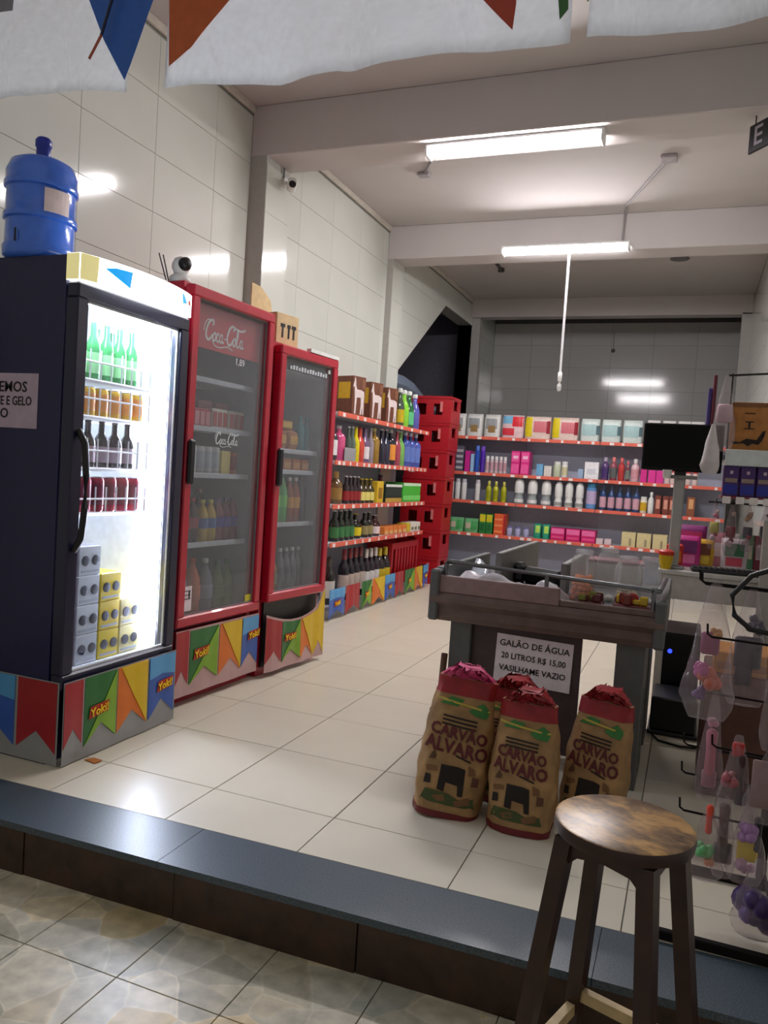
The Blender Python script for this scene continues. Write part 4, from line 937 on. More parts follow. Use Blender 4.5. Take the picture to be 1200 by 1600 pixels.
# wall camera on the pilaster
t = thing('security_camera', 'small white bullet camera fixed high on the front pilaster', 'camera', (-.862, 2.62, 3.30))
MB().lathe([(.035, 0), (.035, .015)], 0, 0, 14).build('mount', WHITE, t, 50, (0, 0, 0), (0, R(90), 0))
MB().tube([(.012, 0, 0), (.05, 0, -.02), (.07, -.02, -.03)], .012, 8).build('arm', WHITE, t, 50)
MB().lathe([(.028, -.05), (.036, -.04), (.036, .05), (.03, .055)], 0, 0, 14).build('body', WHITE, t, 50, (.08, -.03, -.035), (R(80), 0, R(35)))
MB().lathe([(.026, 0), (.026, .006)], 0, 0, 14).build('lens', BLACK, t, 50, (.11, -.075, -.045), (R(80), 0, R(35)))
MB().tube([(.006, -.02, .0), (.006, -.02, .1)], .006, 5).build('cable', pm((130, 128, 126), .5), t)
# small black fitting by the back wall column, knob on back wall
t = thing('wall_knob', 'tiny black knob with wire on the grey back wall', 'knob', at_y(958, 548, YB-.012)); MB().lathe([(.022, 0), (.03, .01), (.02, .022)], 0, 0, 12).build('knob', BLACK, t, 50, (0, .012, 0), (R(90), 0, 0)); MB().tube([(0, .008, 0), (0, .008, .28)], .004, 5).build('wire', pm((90, 88, 88), .6), t)
t = thing('wall_switch', 'little black fitting low on the back wall beside the column', 'fitting', at_y(751, 623, YB-.012)); MB().box(-.03, .03, -.02, .012, -.03, .03, .008).build('body', BLACK, t); MB().box(-.012, .012, -.01, .012, .03, .11, .004).build('stem', BLACK, t)
# things stored in the dark alcove
t = thing('folded_tarpaulin', 'blue grey tarpaulin draped in the dark space behind the slanted opening', 'tarpaulin', (-1.80, 6.9, .002))
rings = []
for i in range(9):
    y = -1.7+i*.4; zt = 2.66-.05*i+.04*math.sin(i*1.7)
    rings.append([(-.5, y, zt-.3), (-.45, y, zt), (0, y, zt+.06), (.40, y, zt-.02), (.44, y, zt-.14), (.3, y, zt-.3)])
MB().loft(rings).build('cloth', pm((150, 166, 190), .8), t, 50)
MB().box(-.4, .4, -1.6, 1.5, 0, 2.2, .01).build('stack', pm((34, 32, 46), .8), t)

# ================================================================== CHECKOUT COUNTER
WD = pm((104, 84, 78), .5, var=.12, scale=18); WDD = pm((72, 58, 60), .55, var=.1, scale=14); GRYD = pm((88, 88, 88), .5)
ck = thing('checkout_counter', 'grey brown checkout counter with metal rail facing the entrance', 'counter', (1.05, .80, 0))
CW, CD = .98, .95
MB().box(.09, .185, .03, .40, 0, .62, .004).build('leg', GRYD, ck)
MB().box(.80, .915, .03, .40, 0, .62, .004).build('leg', GRYD, ck)
MB().box(.185, .66, .06, .075, .08, .62, .002).build('front_panel', WDD, ck)
MB().box(.09, .185, CD-.3, CD, 0, .62, .004).build('leg', GRYD, ck); MB().box(.80, .915, CD-.3, CD, 0, .62, .004).build('leg', GRYD, ck)
MB().prism([(.0, .625), (.0, .66), (-.022, .685), (-.022, .705), (.0, .725), (.03, .725), (.03, .60), (.01, .60)], 'x', .0, CW).build('front_moulding', WD, ck)
MB().box(.0, CW, .03, CD, .60, .70, .004).build('body', WD, ck)
MB().box(.56, CW-.035, .0, .022, .725, .752, .004).build('front_lip', WD, ck)
MB().box(.035, .56, -.004, .022, .725, .80, .004).build('front_board', pm((136, 110, 108), .5, var=.1), ck)
MB().box(-.005, .038, -.02, .05, .60, .825, .008).build('corner_post', GRYD, ck); MB().box(CW-.04, CW+.004, -.02, .05, .60, .79, .008).build('corner_post', GRYD, ck)
MB().box(0, .03, .05, CD, .70, .83, .004).build('side_board', GRYD, ck); MB().box(CW-.03, CW, .05, CD, .70, .79, .004).build('side_board', GRYD, ck)
MB().box(.03, CW-.03, .03, CD, .70, .735).build('tray', pm((58, 56, 60), .4), ck)
MB().box(.22, .25, .25, CD+.25, .735, .90, .004).build('divider', pm((104, 102, 98), .5), ck)
MB().box(.52, .55, .25, CD, .735, .88, .004).build('divider', pm((104, 102, 98), .5), ck)
m = MB(); m.tube([(.05, .04, .72), (.05, .04, .855), (.06, .02, .862), (CW-.06, .0, .835), (CW-.03, .03, .83), (CW-.02, .4, .84)], .011, 8)
m.tube([(.5, .02, .72), (.5, .012, .845)], .009, 8); m.tube([(CW-.05, .01, .7), (CW-.05, .01, .835)], .009, 8)
m.build('rail', STEEL, ck, 50)
# plastic bags heaped on the counter
def bag_heap(name, label, loc, L, Wd, H, m, rz, seed):
    rnd = random.Random(seed); t = MB(); nx, ny = 14, 8; vs = []; fs = []
    for s in (0, 1):
        for i in range(nx+1):
            for jx in range(ny+1):
                x = (i/nx-.5)*L; y = (jx/ny-.5)*Wd; e = (1-abs(2*i/nx-1)**4)*(1-abs(2*jx/ny-1)**4)
                z = H*(e*(.6+.4*math.sin(x*17+seed)*math.cos(y*26+seed*2))+.02)+rnd.uniform(0, .006) if s else 0
                vs.append((x+rnd.uniform(-.004, .004), y+rnd.uniform(-.004, .004), z))
    q = (nx+1)*(ny+1)
    for s in (0, 1):
        for i in range(nx):
            for jx in range(ny): k0 = s*q+i*(ny+1)+jx; fs.append((k0, k0+1, k0+ny+2, k0+ny+1))
    edge = [i*(ny+1) for i in range(nx+1)]+[nx*(ny+1)+jx for jx in range(1, ny+1)]+[i*(ny+1)+ny for i in range(nx-1, -1, -1)]+[jx for jx in range(ny-1, 0, -1)]
    for a, b in zip(edge, edge[1:]+edge[:1]): fs.append((a, b, b+q, a+q))
    o = t.add(vs, fs).build(name, m, None, 40, loc, (0, 0, R(rz))); return tag(o, label, 'bags', None)
FILM = pm((196, 190, 196), .22, var=.1, scale=12, coat=.4)
bag_heap('bag_bundle', 'bundle of white plastic bags lying behind the counter rail on the left', (1.275, .94, .7355), .35, .19, .10, FILM, -4, 1)
bag_heap('bag_bundle', 'loose silvery plastic bag hanging at the middle of the counter', (1.55, .905, .7355), .145, .14, .075, FILM, -25, 5)
bag_heap('bag_bundle', 'crumpled clear bag on the left corner of the counter', (1.165, 1.22, .7355), .11, .3, .12, pm((170, 176, 186), .25, coat=.4), 10, 9)
t = thing('barcode_scanner', 'black hand scanner lying among the bags on the counter', 'scanner', (1.445, 1.3, .7355), R(-25))
MB().box(-.1, .12, -.03, .03, 0, .085, .02).build('body', BLACK, t); MB().box(-.16, -.1, -.04, .04, .0, .10, .02).build('head', BLACK, t); MB().tube([(.12, 0, .05), (.2, .03, .06), (.26, .06, .01)], .006, 6).build('cable', BLACK, t)
t = thing('ledger_book', 'dark red book lying at the rear of the counter', 'book', (1.76, 1.62, .7355), R(5))
MB().box(-.13, .13, -.09, .09, .002, .12, .004).build('pages', pm((190, 180, 170), .8), t); MB().box(-.135, .135, -.095, .095, .12, .135, .003).build('cover', pm((120, 24, 44), .5), t)
# counter notice
nt_ = thing('paper_notice', 'white paper notice with three black lines on counter front panel', 'notice', (1.51, .858, .46), 0)
MB().box(-.165, .165, -.002, 0, -.105, .105).build('sheet', PAPER, nt_); nt_.rotation_euler = (0, R(1.5), 0)
text('GALÃO DE ÁGUA', .038, INK, nt_, (0, -.003, .066)); text('20 LITROS R$ 15,00', .036, INK, nt_, (0, -.003, .012), sx=.92); text('VASILHAME VAZIO', .036, INK, nt_, (0, -.003, -.042), sx=.95)
# jars
def jar(label, x, y, r, h, fill, fm, lid=False, sq=False):
    t = thing('candy_jar', label, 'jar', (x, y, .7355))
    rr = [(r*.94, 0), (r, .008), (r, h*.78), (r*.82, h*.9), (r*.66, h*.94), (r*.66, h)]
    MB().lathe(rr, 0, 0, 20).build('jar', JAR, t, 50)
    rn = random.Random(int(x*1000)); m = MB()
    nlev = max(1, int(h*fill/.022))
    for lv in range(nlev):
        for q in range(20):
            an = rn.random()*6.28; rad = (r-.016)*math.sqrt(rn.random()); cz = .014+lv*.022+rn.uniform(-.003, .003)
            m.lathe([(.003, -.011), (.011, -.004), (.011, .004), (.003, .011)], rad*math.cos(an), rad*math.sin(an), 6, cz)
    c = m.build('sweets', fm, t); c['kind'] = 'stuff'
    MB().lathe([(r*.70, h*.955), (r*.72, h*.96), (r*.72, h*1.03), (r*.66, h*1.045)], 0, 0, 18).build('lid', JAR, t, 50)
jar('clear jar half full of orange sweets on the counter', 1.68, .95, .054, .215, .55, C_(222, 118, 40))
jar('tall empty looking clear jar behind the orange sweets', 1.775, 1.06, .054, .225, .12, C_(200, 196, 190))
jar('clear jar of pale sweets at counter right', 1.865, .95, .056, .205, .5, C_(206, 196, 170))
jar('frosted clear jar at the right end of the counter', 1.945, 1.07, .05, .20, .1, C_(196, 196, 200))
def sweets(label, x, y, z, w, d, h, cols, seed):
    rn = random.Random(seed); t = thing('sweet_packet', label, 'packet', (x, y, z))
    MB().box(-w/2, w/2, -d/2, d/2, 0, h*.3, .006).build('tray', C_(90, 30, 36), t)
    for q in range(10):
        m = MB(); cx = rn.uniform(-w*.38, w*.38); cy = rn.uniform(-d*.35, d*.35); m.box(cx-.016, cx+.016, cy-.01, cy+.01, h*.3+.0005, h*rn.uniform(.6, 1), .005); m.build('sweet', cols[q % len(cols)], t)
sweets('heap of red and yellow wrapped sweets on the counter right', 1.90, .875, .7355, .16, .09, .07, [C_(170, 50, 44), C_(214, 180, 50), C_(120, 50, 40)], 3)
sweets('low tray of dark red sweets in front of the jars', 1.725, .88, .7355, .11, .09, .06, [C_(90, 30, 36), C_(120, 120, 40)], 4)
# wooden stick leaning on the counter's left leg
t = thing('wooden_stick', 'short brown wooden stick leaning on the counter left leg', 'stick', (1.125, .77, 0))
MB().tube([(0, .0, 0), (.003, .002, .2), (.012, .01, .46)], [.016, .013, .015], 8).build('shaft', pm((92, 64, 48), .7, var=.2), t, 50); MB().lathe([(.018, .16), (.026, .18), (.026, .21), (.016, .23)], -.01, 0, 10).build('knot', pm((80, 54, 42), .7), t, 50)

# ================================================================== CHARCOAL BAGS
KRAFT = pm((166, 128, 82), .6, var=.16, scale=14, bump=.35); BRED = pm((150, 22, 32), .45, var=.12, scale=20); MAROON = pm((92, 16, 26), .6); LEAF = pm((54, 120, 54), .6); BPINK = pm((206, 70, 120), .5); BDK = pm((30, 22, 20), .8)
def charcoal_bag(label, x, y, rz, tilt, H, wid, seed, tie):
    rn = random.Random(seed); t = thing('charcoal_bag', label, 'bag', (x, y, .002), R(rz), 'charcoal bags in front of the counter')
    t.rotation_euler = (R(tilt[0]), R(tilt[1]), R(rz))
    ph = rn.random()*6
    def ab(z):
        q = z/H; a = wid/2*(.9+.12*math.sin(math.pi*min(1, q*1.1))-.1*q); b = .085*(1-max(0, q-.25)**1.6*1.05)+.006
        return a, max(.012, b)
    def surf(an, z, grow=0):
        a, b = ab(z); c, s = math.cos(an), math.sin(an); n = .62
        w = 1+.03*math.sin(an*5+z*30+ph)+.02*math.sin(an*9-z*47+ph)
        return ((a*w+grow)*abs(c)**n*math.copysign(1, c), .085+(b*w+grow)*abs(s)**n*math.copysign(1, s), z)
    def front(px, pz, off):
        a, b = ab(pz); q = min(.999, abs(px)/a); n = .62
        s = (1-q**(2/n))**(n/2) if q < 1 else 0; an = math.atan2(-s**(1/n), (q**(1/n))*math.copysign(1, px)); w = 1+.03*math.sin(an*5+pz*30+ph)+.02*math.sin(an*9-pz*47+ph)
        return (px, .085-b*w*s-off, pz)
    K = 36
    def loft(z0, z1, n, grow, m, name, par):
        return MB().loft([[surf(2*math.pi*k/K, z0+(z1-z0)*i/n, grow) for k in range(K)] for i in range(n+1)]).build(name, m, par, 60)
    loft(0, H, 22, 0, KRAFT, 'sack', t)
    loft(.0, .022, 3, .002, pm((104, 16, 24), .5), 'bottom_band', t)
    loft(H*.875, H-.002, 6, .002, BRED, 'top_band', t)
    # ruffled crown
    rings = []
    for i in range(5):
        r = []
        for k in range(K):
            an = 2*math.pi*k/K; px, py, pz = surf(an, H*.985); g = 1-.14*i+.05*math.sin(k*2.3+i); r.append((px*g, .085+(py-.085)*(1+.5*i)*(.7+.3*math.sin(k*1.9+i*2)), pz+.012*i+.006*math.sin(k*3.1+i*1.3)))
        rings.append(r)
    MB().loft(rings).build('folded_crown', tie, t, 40)
    def pr(poly, m, name, off=.003, cuts=3):
        bm = bmesh.new(); vs = [bm.verts.new((px, 0, pz)) for px, pz in poly]; bm.faces.new(vs); bmesh.ops.triangulate(bm, faces=bm.faces); bmesh.ops.subdivide_edges(bm, edges=bm.edges, cuts=cuts, use_grid_fill=True)
        for v in bm.verts: v.co = front(v.co.x, v.co.z, off)
        me = bpy.data.meshes.new(name); bm.to_mesh(me); bm.free(); me.materials.append(m); o = link(name, me, t); md = o.modifiers.new('thickness', 'SOLIDIFY'); md.thickness = .0008; md.offset = 0
    def word(s, size, cz, m, sx=1, slope=0):
        me = text_mesh(s, size, .0006, .03)
        bm = bmesh.new(); bm.from_mesh(me); bmesh.ops.triangulate(bm, faces=bm.faces); bmesh.ops.subdivide_edges(bm, edges=[e for e in bm.edges if e.calc_length() > .02], cuts=2)
        for v in bm.verts: v.co = front(v.co.x*sx, cz+v.co.y+slope*v.co.x, .0045+v.co.z)
        bm.to_mesh(me); bm.free(); me.materials.clear(); me.materials.append(m); link('lettering', me, t)
    h = H/.5; w = wid/.27
    pr([(-.09*w, .40*h), (-.05*w, .43*h), (.0, .425*h), (-.02*w, .40*h)], LEAF, 'leaf_print'); pr([(.02*w, .39*h), (.07*w, .425*h), (.10*w, .40*h), (.09*w, .37*h), (.05*w, .375*h)], LEAF, 'leaf_print'); pr([(-.105*w, .05*h), (.10*w, .05*h), (.09*w, .085*h), (.04*w, .07*h), (0, .09*h), (-.05*w, .075*h), (-.09*w, .095*h)], pm((66, 78, 36), .7), 'grass_print')
    for k in range(3): pr([(-.07*w, (.358-.014*k)*h), (.06*w, (.352-.014*k)*h), (.06*w, (.358-.014*k)*h), (-.07*w, (.364-.014*k)*h)], BDK, 'small_print', .003, 2)
    word('CARVÃO', .056*h, .302*h, MAROON, .95*w, -.08); word('ALVARO', .066*h, .250*h, MAROON, .93*w, -.08)
    pr([(.0, .225*h), (.06*w, .21*h), (.06*w, .216*h), (.0, .231*h)], BDK, 'small_print', .003, 2)
    pr([(-.045*w, .19*h), (-.015*w, .19*h), (-.012*w, .16*h), (.02*w, .155*h), (.02*w, .19*h), (.045*w, .185*h), (.05*w, .09*h), (.03*w, .09*h), (.026*w, .125*h), (-.02*w, .13*h), (-.022*w, .095*h), (-.048*w, .1*h)], BDK, 'figure_print')
    pr([(-.10*w, .11*h), (-.075*w, .115*h), (-.078*w, .145*h), (-.098*w, .145*h)], BDK, 'figure_print'); pr([(-.095*w, .2*h), (-.07*w, .205*h), (-.068*w, .215*h), (-.08*w, .235*h), (-.092*w, .212*h)], pm((90, 62, 40), .8), 'figure_print'); pr([(.075*w, .13*h), (.1*w, .13*h), (.1*w, .16*h), (.075*w, .165*h)], pm((96, 60, 44), .8), 'figure_print')
    BRN = pm((120, 84, 54), .8)
    for poly in ([(.055, .2), (.08, .19), (.085, .17), (.06, .165)], [(-.06, .075), (-.02, .085), (-.01, .065), (-.05, .055)], [(.02, .07), (.075, .09), (.08, .065), (.03, .05)], [(-.1, .175), (-.06, .18), (-.055, .165), (-.095, .155)]):
        pr([(a*w, b*h) for a, b in poly], BRN, 'figure_print', .0035, 2)
    pr([(-.105*w, .415*h), (.1*w, .395*h), (.1*w, .402*h), (-.105*w, .423*h)], pm((190, 170, 70), .6), 'printed_line', .0045, 4)
    return t
charcoal_bag('kraft charcoal bag leaning at the left with pink tied top', 1.35, .19, 14, (-6, 6), .50, .265, 2, BPINK)
charcoal_bag('kraft charcoal bag standing upright in the middle with red top', 1.605, .19, -2, (-4, 0), .45, .245, 5, BRED)
charcoal_bag('kraft charcoal bag at the right partly behind the stool', 1.815, .37, -10, (-5, 3), .455, .235, 8, BRED)
charcoal_bag('kraft charcoal bag behind the others, only its red top showing', 1.50, .42, 5, (-4, 3), .43, .25, 12, BRED)

# ================================================================== STOOL
def wornwood():
    m = bpy.data.materials.new('worn_wood'); m.use_nodes = True; nt = m.node_tree; b = nt.nodes['Principled BSDF']; b.inputs['Roughness'].default_value = .3
    tc = nt.nodes.new('ShaderNodeTexCoord'); mp = nt.nodes.new('ShaderNodeMapping'); mp.inputs['Scale'].default_value = (6, 10, 6); mp.inputs['Rotation'].default_value = (0, 0, .4)
    nz = nt.nodes.new('ShaderNodeTexNoise'); nz.inputs['Scale'].default_value = 2.2; nz.inputs['Detail'].default_value = 6; nz.inputs['Roughness'].default_value = .65
    rp = nt.nodes.new('ShaderNodeValToRGB'); e = rp.color_ramp.elements; e[0].position = .32; e[0].color = L3((88, 66, 50)); e[1].position = .72; e[1].color = L3((214, 176, 120))
    q = e.new(.47); q.color = L3((146, 116, 84)); q = e.new(.55); q.color = L3((190, 146, 92))
    nt.links.new(tc.outputs['Object'], mp.inputs['Vector']); nt.links.new(mp.outputs[0], nz.inputs['Vector']); nt.links.new(nz.outputs['Fac'], rp.inputs['Fac']); nt.links.new(rp.outputs['Color'], b.inputs['Base Color'])
    return m
WORN = wornwood(); DKW = pm((52, 26, 20), .4, var=.2, scale=20); LTW = pm((196, 172, 128), .6, var=.1)
SX, SY, SZ = 2.012, -.832, .552; G0 = -.17
st = thing('wooden_stool', 'round worn wooden stool with dark splayed legs in the foreground', 'stool', (SX, SY, G0), R(-18))
hs = SZ-G0
MB().lathe([(.125, hs-.034), (.138, hs-.028), (.141, hs-.012), (.138, hs-.002)], 0, 0, 40).build('seat_edge', DKW, st, 50)
MB().lathe([(.137, hs-.0045), (.139, hs-.002), (.134, hs)], 0, 0, 40).build('seat', WORN, st, 50)
tops = [(.085, .085), (-.085, .085), (-.085, -.085), (.085, -.085)]; k2 = 1.78
for a, b in tops: 
    p = Vector((a, b, hs-.034)); q = Vector((a*k2, b*k2, 0)); m = MB(); m.beam(p, q, .034, .034); m.build('leg', DKW, st)
for i in range(4):
    a = Vector(tops[i]+(0,)); b = Vector(tops[(i+1) % 4]+(0,)); d = (b-a).normalized(); n = Vector((-d.y, d.x, 0))*.009; L = (b-a).length
    prof = [(0, hs-.034), (L, hs-.034), (L, hs-.095), (L*.82, hs-.066), (L*.5, hs-.058), (L*.18, hs-.066), (0, hs-.095)]
    m = MB(); vs = [a+d*s+n+Vector((0, 0, z)) for s, z in prof]+[a+d*s-n+Vector((0, 0, z)) for s, z in prof]; k = len(prof)
    m.add(vs, [tuple(range(k)), tuple(range(k, 2*k))[::-1]]+[(q, (q+1) % k, k+(q+1) % k, k+q) for q in range(k)]); m.build('apron', DKW, st)
for i, zz in ((0, .235), (1, .20), (2, .235), (3, .20)):
    f = 1+(k2-1)*(1-zz/(hs-.034)); a = Vector((tops[i][0]*f, tops[i][1]*f, zz)); b = Vector((tops[(i+1) % 4][0]*f, tops[(i+1) % 4][1]*f, zz)); d = (b-a).normalized()*.0
    m = MB(); m.beam(a, b, .02, .026); m.build('stretcher', LTW, st)

# ================================================================== WIRE RACK WITH HANGING TOY BAGS (right edge)
RB = pm((22, 17, 17), .7, spec=.15)
XP = 2.385
rk = thing('wire_display_rack', 'black wire display rack with peg hooks at the right edge', 'display rack', (0, 0, 0))
for y in (-.228, .21): MB().box(2.06 if y < 0 else 2.13, XP+.09, y-.011, y+.011, .001, .028, .003).build('foot', RB, rk)
for y in (-.228, .21): MB().box(XP-.014, XP+.014, y-.012, y+.012, .028, 1.12, .003).build('post', RB, rk)
for z in (.09, .32, .55, .78, 1.0, 1.115): MB().tube([(XP, -.228, z), (XP, .21, z)], .005, 6).build('crossbar', RB, rk)
def peg(y, z, x0):
    MB().tube([(XP, y, z), (x0+.012, y, z+.004), (x0, y, z+.012), (x0-.002, y, z+.04)], .0035, 6).build('peg_hook', RB, rk, 50)
PEGS = [(-.03, .29, 2.128), (.17, .335, 2.128), (.19, .42, 2.128), (-.06, .975, 2.13), (.13, .95, 2.14), (-.12, .83, 2.16), (.1, .62, 2.16), (-.05, .50, 2.2)]
for a in PEGS: peg(*a)
def toy_bag(label, x, y, ztop, h, w, d, toys, seed, m=POLY, card=None):
    """clear bag pinched at the top where it hangs; toys: (colour, fx, fz, size, shape)"""
    rn = random.Random(seed); t = thing('toy_bag', label, 'bag', (x, y, ztop-h), 0, 'clear toy bags hanging on the wire rack')
    K = 16; rings = []
    for i in range(13):
        q = i/12; a = w/2*((.62+.38*q/.14) if q < .14 else (.12+.88*(1-(q-.14)/.86)**.75)); b = d/2*((.45+.55*q/.25) if q < .25 else (.12+.88*(1-(q-.25)/.75)**.9))
        if q > .92: a = w*.09
        rings.append([((a*(1+.08*math.sin(k*2.1+i+seed)))*math.cos(2*math.pi*k/K), b*(1+.1*math.sin(k*1.7+i*.8))*math.sin(2*math.pi*k/K), h*q) for k in range(K)])
    MB().loft(rings).build('film', m, t, 60)
    for col, fx, fz, sz, shp in toys:
        mm = MB(); cx = fx*w*.3; cz = fz*h; r = sz*w/2
        if shp == 'ball':
            for kk in range(9):
                rr = r*rn.uniform(.35, .6); ox, oy, oz = (rn.uniform(-.55, .55)*r for _ in range(3))
                mm.lathe([(rr*math.sin(math.pi*k/6)+.0005, -rr*math.cos(math.pi*k/6)*1.1) for k in range(7)], cx+ox, max(-d*.3, min(d*.3, oy)), 8, cz+oz)
        elif shp == 'stick': mm.lathe([(r*.5, -r*3), (r*.7, -r*2.6), (r*.6, 0), (r*.75, r*2.6), (r*.4, r*3)], cx, 0, 10, cz)
        else: mm.box(cx-r, cx+r, -d*.12, d*.12, cz-r*1.3, cz+r*1.3, r*.3)
        mm.build('toy', C_(*col), t, 50)
    if card: MB().box(-w*.42, w*.42, -d*.5-.003, -d*.5, h*card[0], h*card[1]).build('card', C_(*card[2]), t)
    return t
toy_bag('clear bag with pink and orange toy hanging from the upper peg', 2.175, -.06, .985, .40, .15, .07, [((206, 110, 90), .1, .30, .5, 'ball'), ((190, 90, 150), -.6, .36, .35, 'ball'), ((150, 70, 110), -.1, .55, .34, 'block'), ((206, 150, 90), .2, .62, .25, 'ball'), ((120, 90, 140), -.5, .18, .3, 'ball')], 1)
toy_bag('clear bag with dark grey toy figure behind the black cable loop', 2.285, .13, .955, .36, .14, .07, [((60, 58, 70), 0, .45, .55, 'block'), ((80, 76, 90), .3, .7, .4, 'ball'), ((46, 44, 56), -.2, .25, .35, 'block')], 2)
toy_bag('narrow clear sleeve with white strip hanging at the right', 2.345, -.12, .90, .36, .07, .04, [((206, 200, 150), 0, .4, .5, 'stick'), ((190, 190, 206), .2, .7, .5, 'stick')], 3)
toy_bag('long narrow clear bag with pink toy hanging below the first bag', 2.205, .10, .63, .34, .085, .05, [((190, 110, 130), 0, .45, .55, 'stick'), ((206, 150, 170), 0, .72, .4, 'ball'), ((170, 120, 140), 0, .2, .5, 'block')], 4)
toy_bag('clear bag with red brush and black handle on the middle peg', 2.27, -.05, .55, .30, .11, .06, [((60, 20, 24), .3, .62, .36, 'stick'), ((170, 90, 100), -.5, .55, .45, 'ball'), ((190, 40, 40), .0, .86, .3, 'block'), ((40, 30, 36), .5, .4, .3, 'block')], 5)
toy_bag('flat grey pink card bag hanging beside the red brush bag', 2.36, -.08, .54, .22, .15, .03, [((150, 120, 120), 0, .5, .7, 'block')], 6, POLY)
toy_bag('small clear bag with green and orange balls on the low peg', 2.21, -.05, .33, .22, .10, .06, [((110, 190, 120), -.2, .42, .55, 'ball'), ((226, 150, 110), .3, .25, .35, 'ball'), ((226, 70, 40), 0, .82, .28, 'stick')], 7)
toy_bag('dark grey slim toy in clear bag beside the green balls', 2.255, -.03, .36, .24, .07, .05, [((90, 84, 84), 0, .3, .7, 'block'), ((96, 70, 60), -.2, .65, .6, 'stick')], 8)
toy_bag('clear bag with yellow toy and purple ribbon on the low peg', 2.315, -.06, .37, .24, .11, .06, [((226, 196, 50), 0, .42, .5, 'block'), ((170, 130, 180), .0, .62, .6, 'ball'), ((30, 28, 34), .7, .62, .3, 'stick'), ((200, 160, 190), 0, .22, .5, 'ball')], 9)
toy_bag('clear bag holding a dark purple ball near the rack foot', 2.345, -.14, .245, .22, .14, .10, [((70, 44, 100), 0, .36, .85, 'ball'), ((110, 80, 150), -.3, .3, .5, 'ball'), ((50, 40, 70), .5, .42, .4, 'ball')], 10)
# black cable looping over the rack
cb = MB().tube([(2.42, -.1, 1.12), (2.36, -.1, 1.06), (2.26, -.1, 1.015), (2.215, -.1, .955), (2.225, -.1, .90), (2.27, -.1, .865), (2.34, -.1, .858), (2.40, -.1, .875), (2.44, -.1, .89)], .0075, 8).build('power_cable', BLACK, None, 60)
tag(cb, 'thick black cable looping in front of the hanging toy bags', 'cable')

# ================================================================== WHITE DESK, MONITOR, COMPUTER
dk = thing('white_desk', 'white till desk behind the checkout counter', 'desk', (1.95, 2.0, 0))
MB().box(0, .62, 0, .62, .785, .81, .004).build('desktop', pm((206, 204, 198), .4), dk); MB().box(.01, .61, .012, .03, .655, .785, .003).build('apron', pm((196, 190, 184), .4), dk)
for x in (.02, .56): MB().box(x, x+.04, .03, .6, 0, .785, .003).build('side_panel', pm((200, 198, 190), .4), dk)
mo = thing('monitor', 'flat black monitor on a pale pole seen from behind the counter', 'monitor', (2.02, 2.12, .8105))
MB().box(-.06, .06, -.05, .07, 0, .012, .004).build('foot', GREYP, mo); MB().box(-.028, .03, -.02, .03, .012, .50, .006).build('pole', pm((172, 172, 168), .4), mo)
MB().box(-.09, .09, -.03, .035, .495, .515, .004).build('bracket', pm((150, 148, 146), .4), mo); MB().box(-.03, .03, -.02, .015, .505, .56, .004).build('neck', BLACK, mo)
sc = MB().box(-.205, .205, -.045, -.012, .535, .795, .006).build('housing', pm((8, 7, 9), .4, spec=.2), mo)
MB().box(-.192, .192, -.0465, -.0445, .555, .783).build('screen', pm((3, 3, 4), .2, spec=.15), sc)
t = thing('white_cup', 'small white cup clipped beside the monitor pole', 'cup', (1.955, 2.03, 1.305)); MB().lathe([(.018, 0), (.024, .03), (.025, .045)], 0, 0, 14).build('cup', WHITE, t, 50); MB().box(-.004, .06, .02, .05, .0, .012, .002).build('clip', GREYP, t)
kb = thing('keyboard', 'dark grey keyboard lying on the white desk', 'keyboard', (2.315, 2.1, .8105), R(3)); MB().box(-.2, .2, -.06, .07, 0, .022, .006).build('body', pm((40, 40, 44), .5), kb)
kmesh = MB().box(-.011, .011, -.009, .009, 0, .006, .002).mesh(); kmesh.materials.append(pm((28, 28, 32), .5))
for i in range(14):
    for jx in range(4): link('key', kmesh, kb, (-.18+i*.0275, -.04+jx*.026, .0222))
pc = thing('computer_tower', 'black computer tower with blue light under the white desk', 'computer', (2.10, 2.06, .001))
MB().box(-.1, .1, 0, .45, .0, .46, .006).build('case', pm((14, 13, 17), .4), pc); MB().box(-.09, .09, -.008, .001, .02, .45, .006).build('front_panel', pm((10, 10, 13), .3), pc); MB().lathe([(.012, 0), (.012, .004)], 0, 0, 12).build('power_light', LED_BLUE, pc, 50, (-.055, -.008, .36), (R(90), 0, 0))
sb = thing('black_equipment_box', 'low black box with cables on the floor behind the counter', 'box', (2.08, 1.68, .001)); MB().box(-.1, .12, 0, .3, .02, .19, .008).build('case', pm((16, 16, 20), .4), sb); MB().box(-.11, .13, -.01, .31, 0, .02, .004).build('base', pm((30, 30, 34), .4), sb)
cbl = MB().tube([(-.1, -.02, .015), (-.05, -.12, .006), (.05, -.16, .006), (.13, -.14, .006), (.17, -.12, .01)], .005, 6).build('cable', BLACK, sb, 50)
# brown wooden cabinet by the rack, orange box on it
t = thing('brown_cabinet', 'dark brown wooden cabinet behind the wire rack', 'cabinet', (2.20, .95, .001)); MB().box(0, .36, 0, .4, 0, .50, .006).build('body', pm((86, 44, 30), .45, var=.15), t); MB().box(.02, .34, -.012, .0, .03, .47, .004).build('door', pm((78, 40, 28), .45, var=.15), t); MB().box(.04, .06, -.022, -.012, .26, .32, .004).build('handle', BLACK, t)
t = thing('orange_carton', 'yellow orange carton on top of the brown cabinet', 'box', (2.36, 1.05, .5015)); MB().box(-.13, .16, -.06, .2, 0, .09, .004).build('body', pm((196, 130, 30), .5), t); MB().box(-.12, .15, -.062, -.058, .02, .05).build('printed_band', pm((150, 92, 20), .5), t)
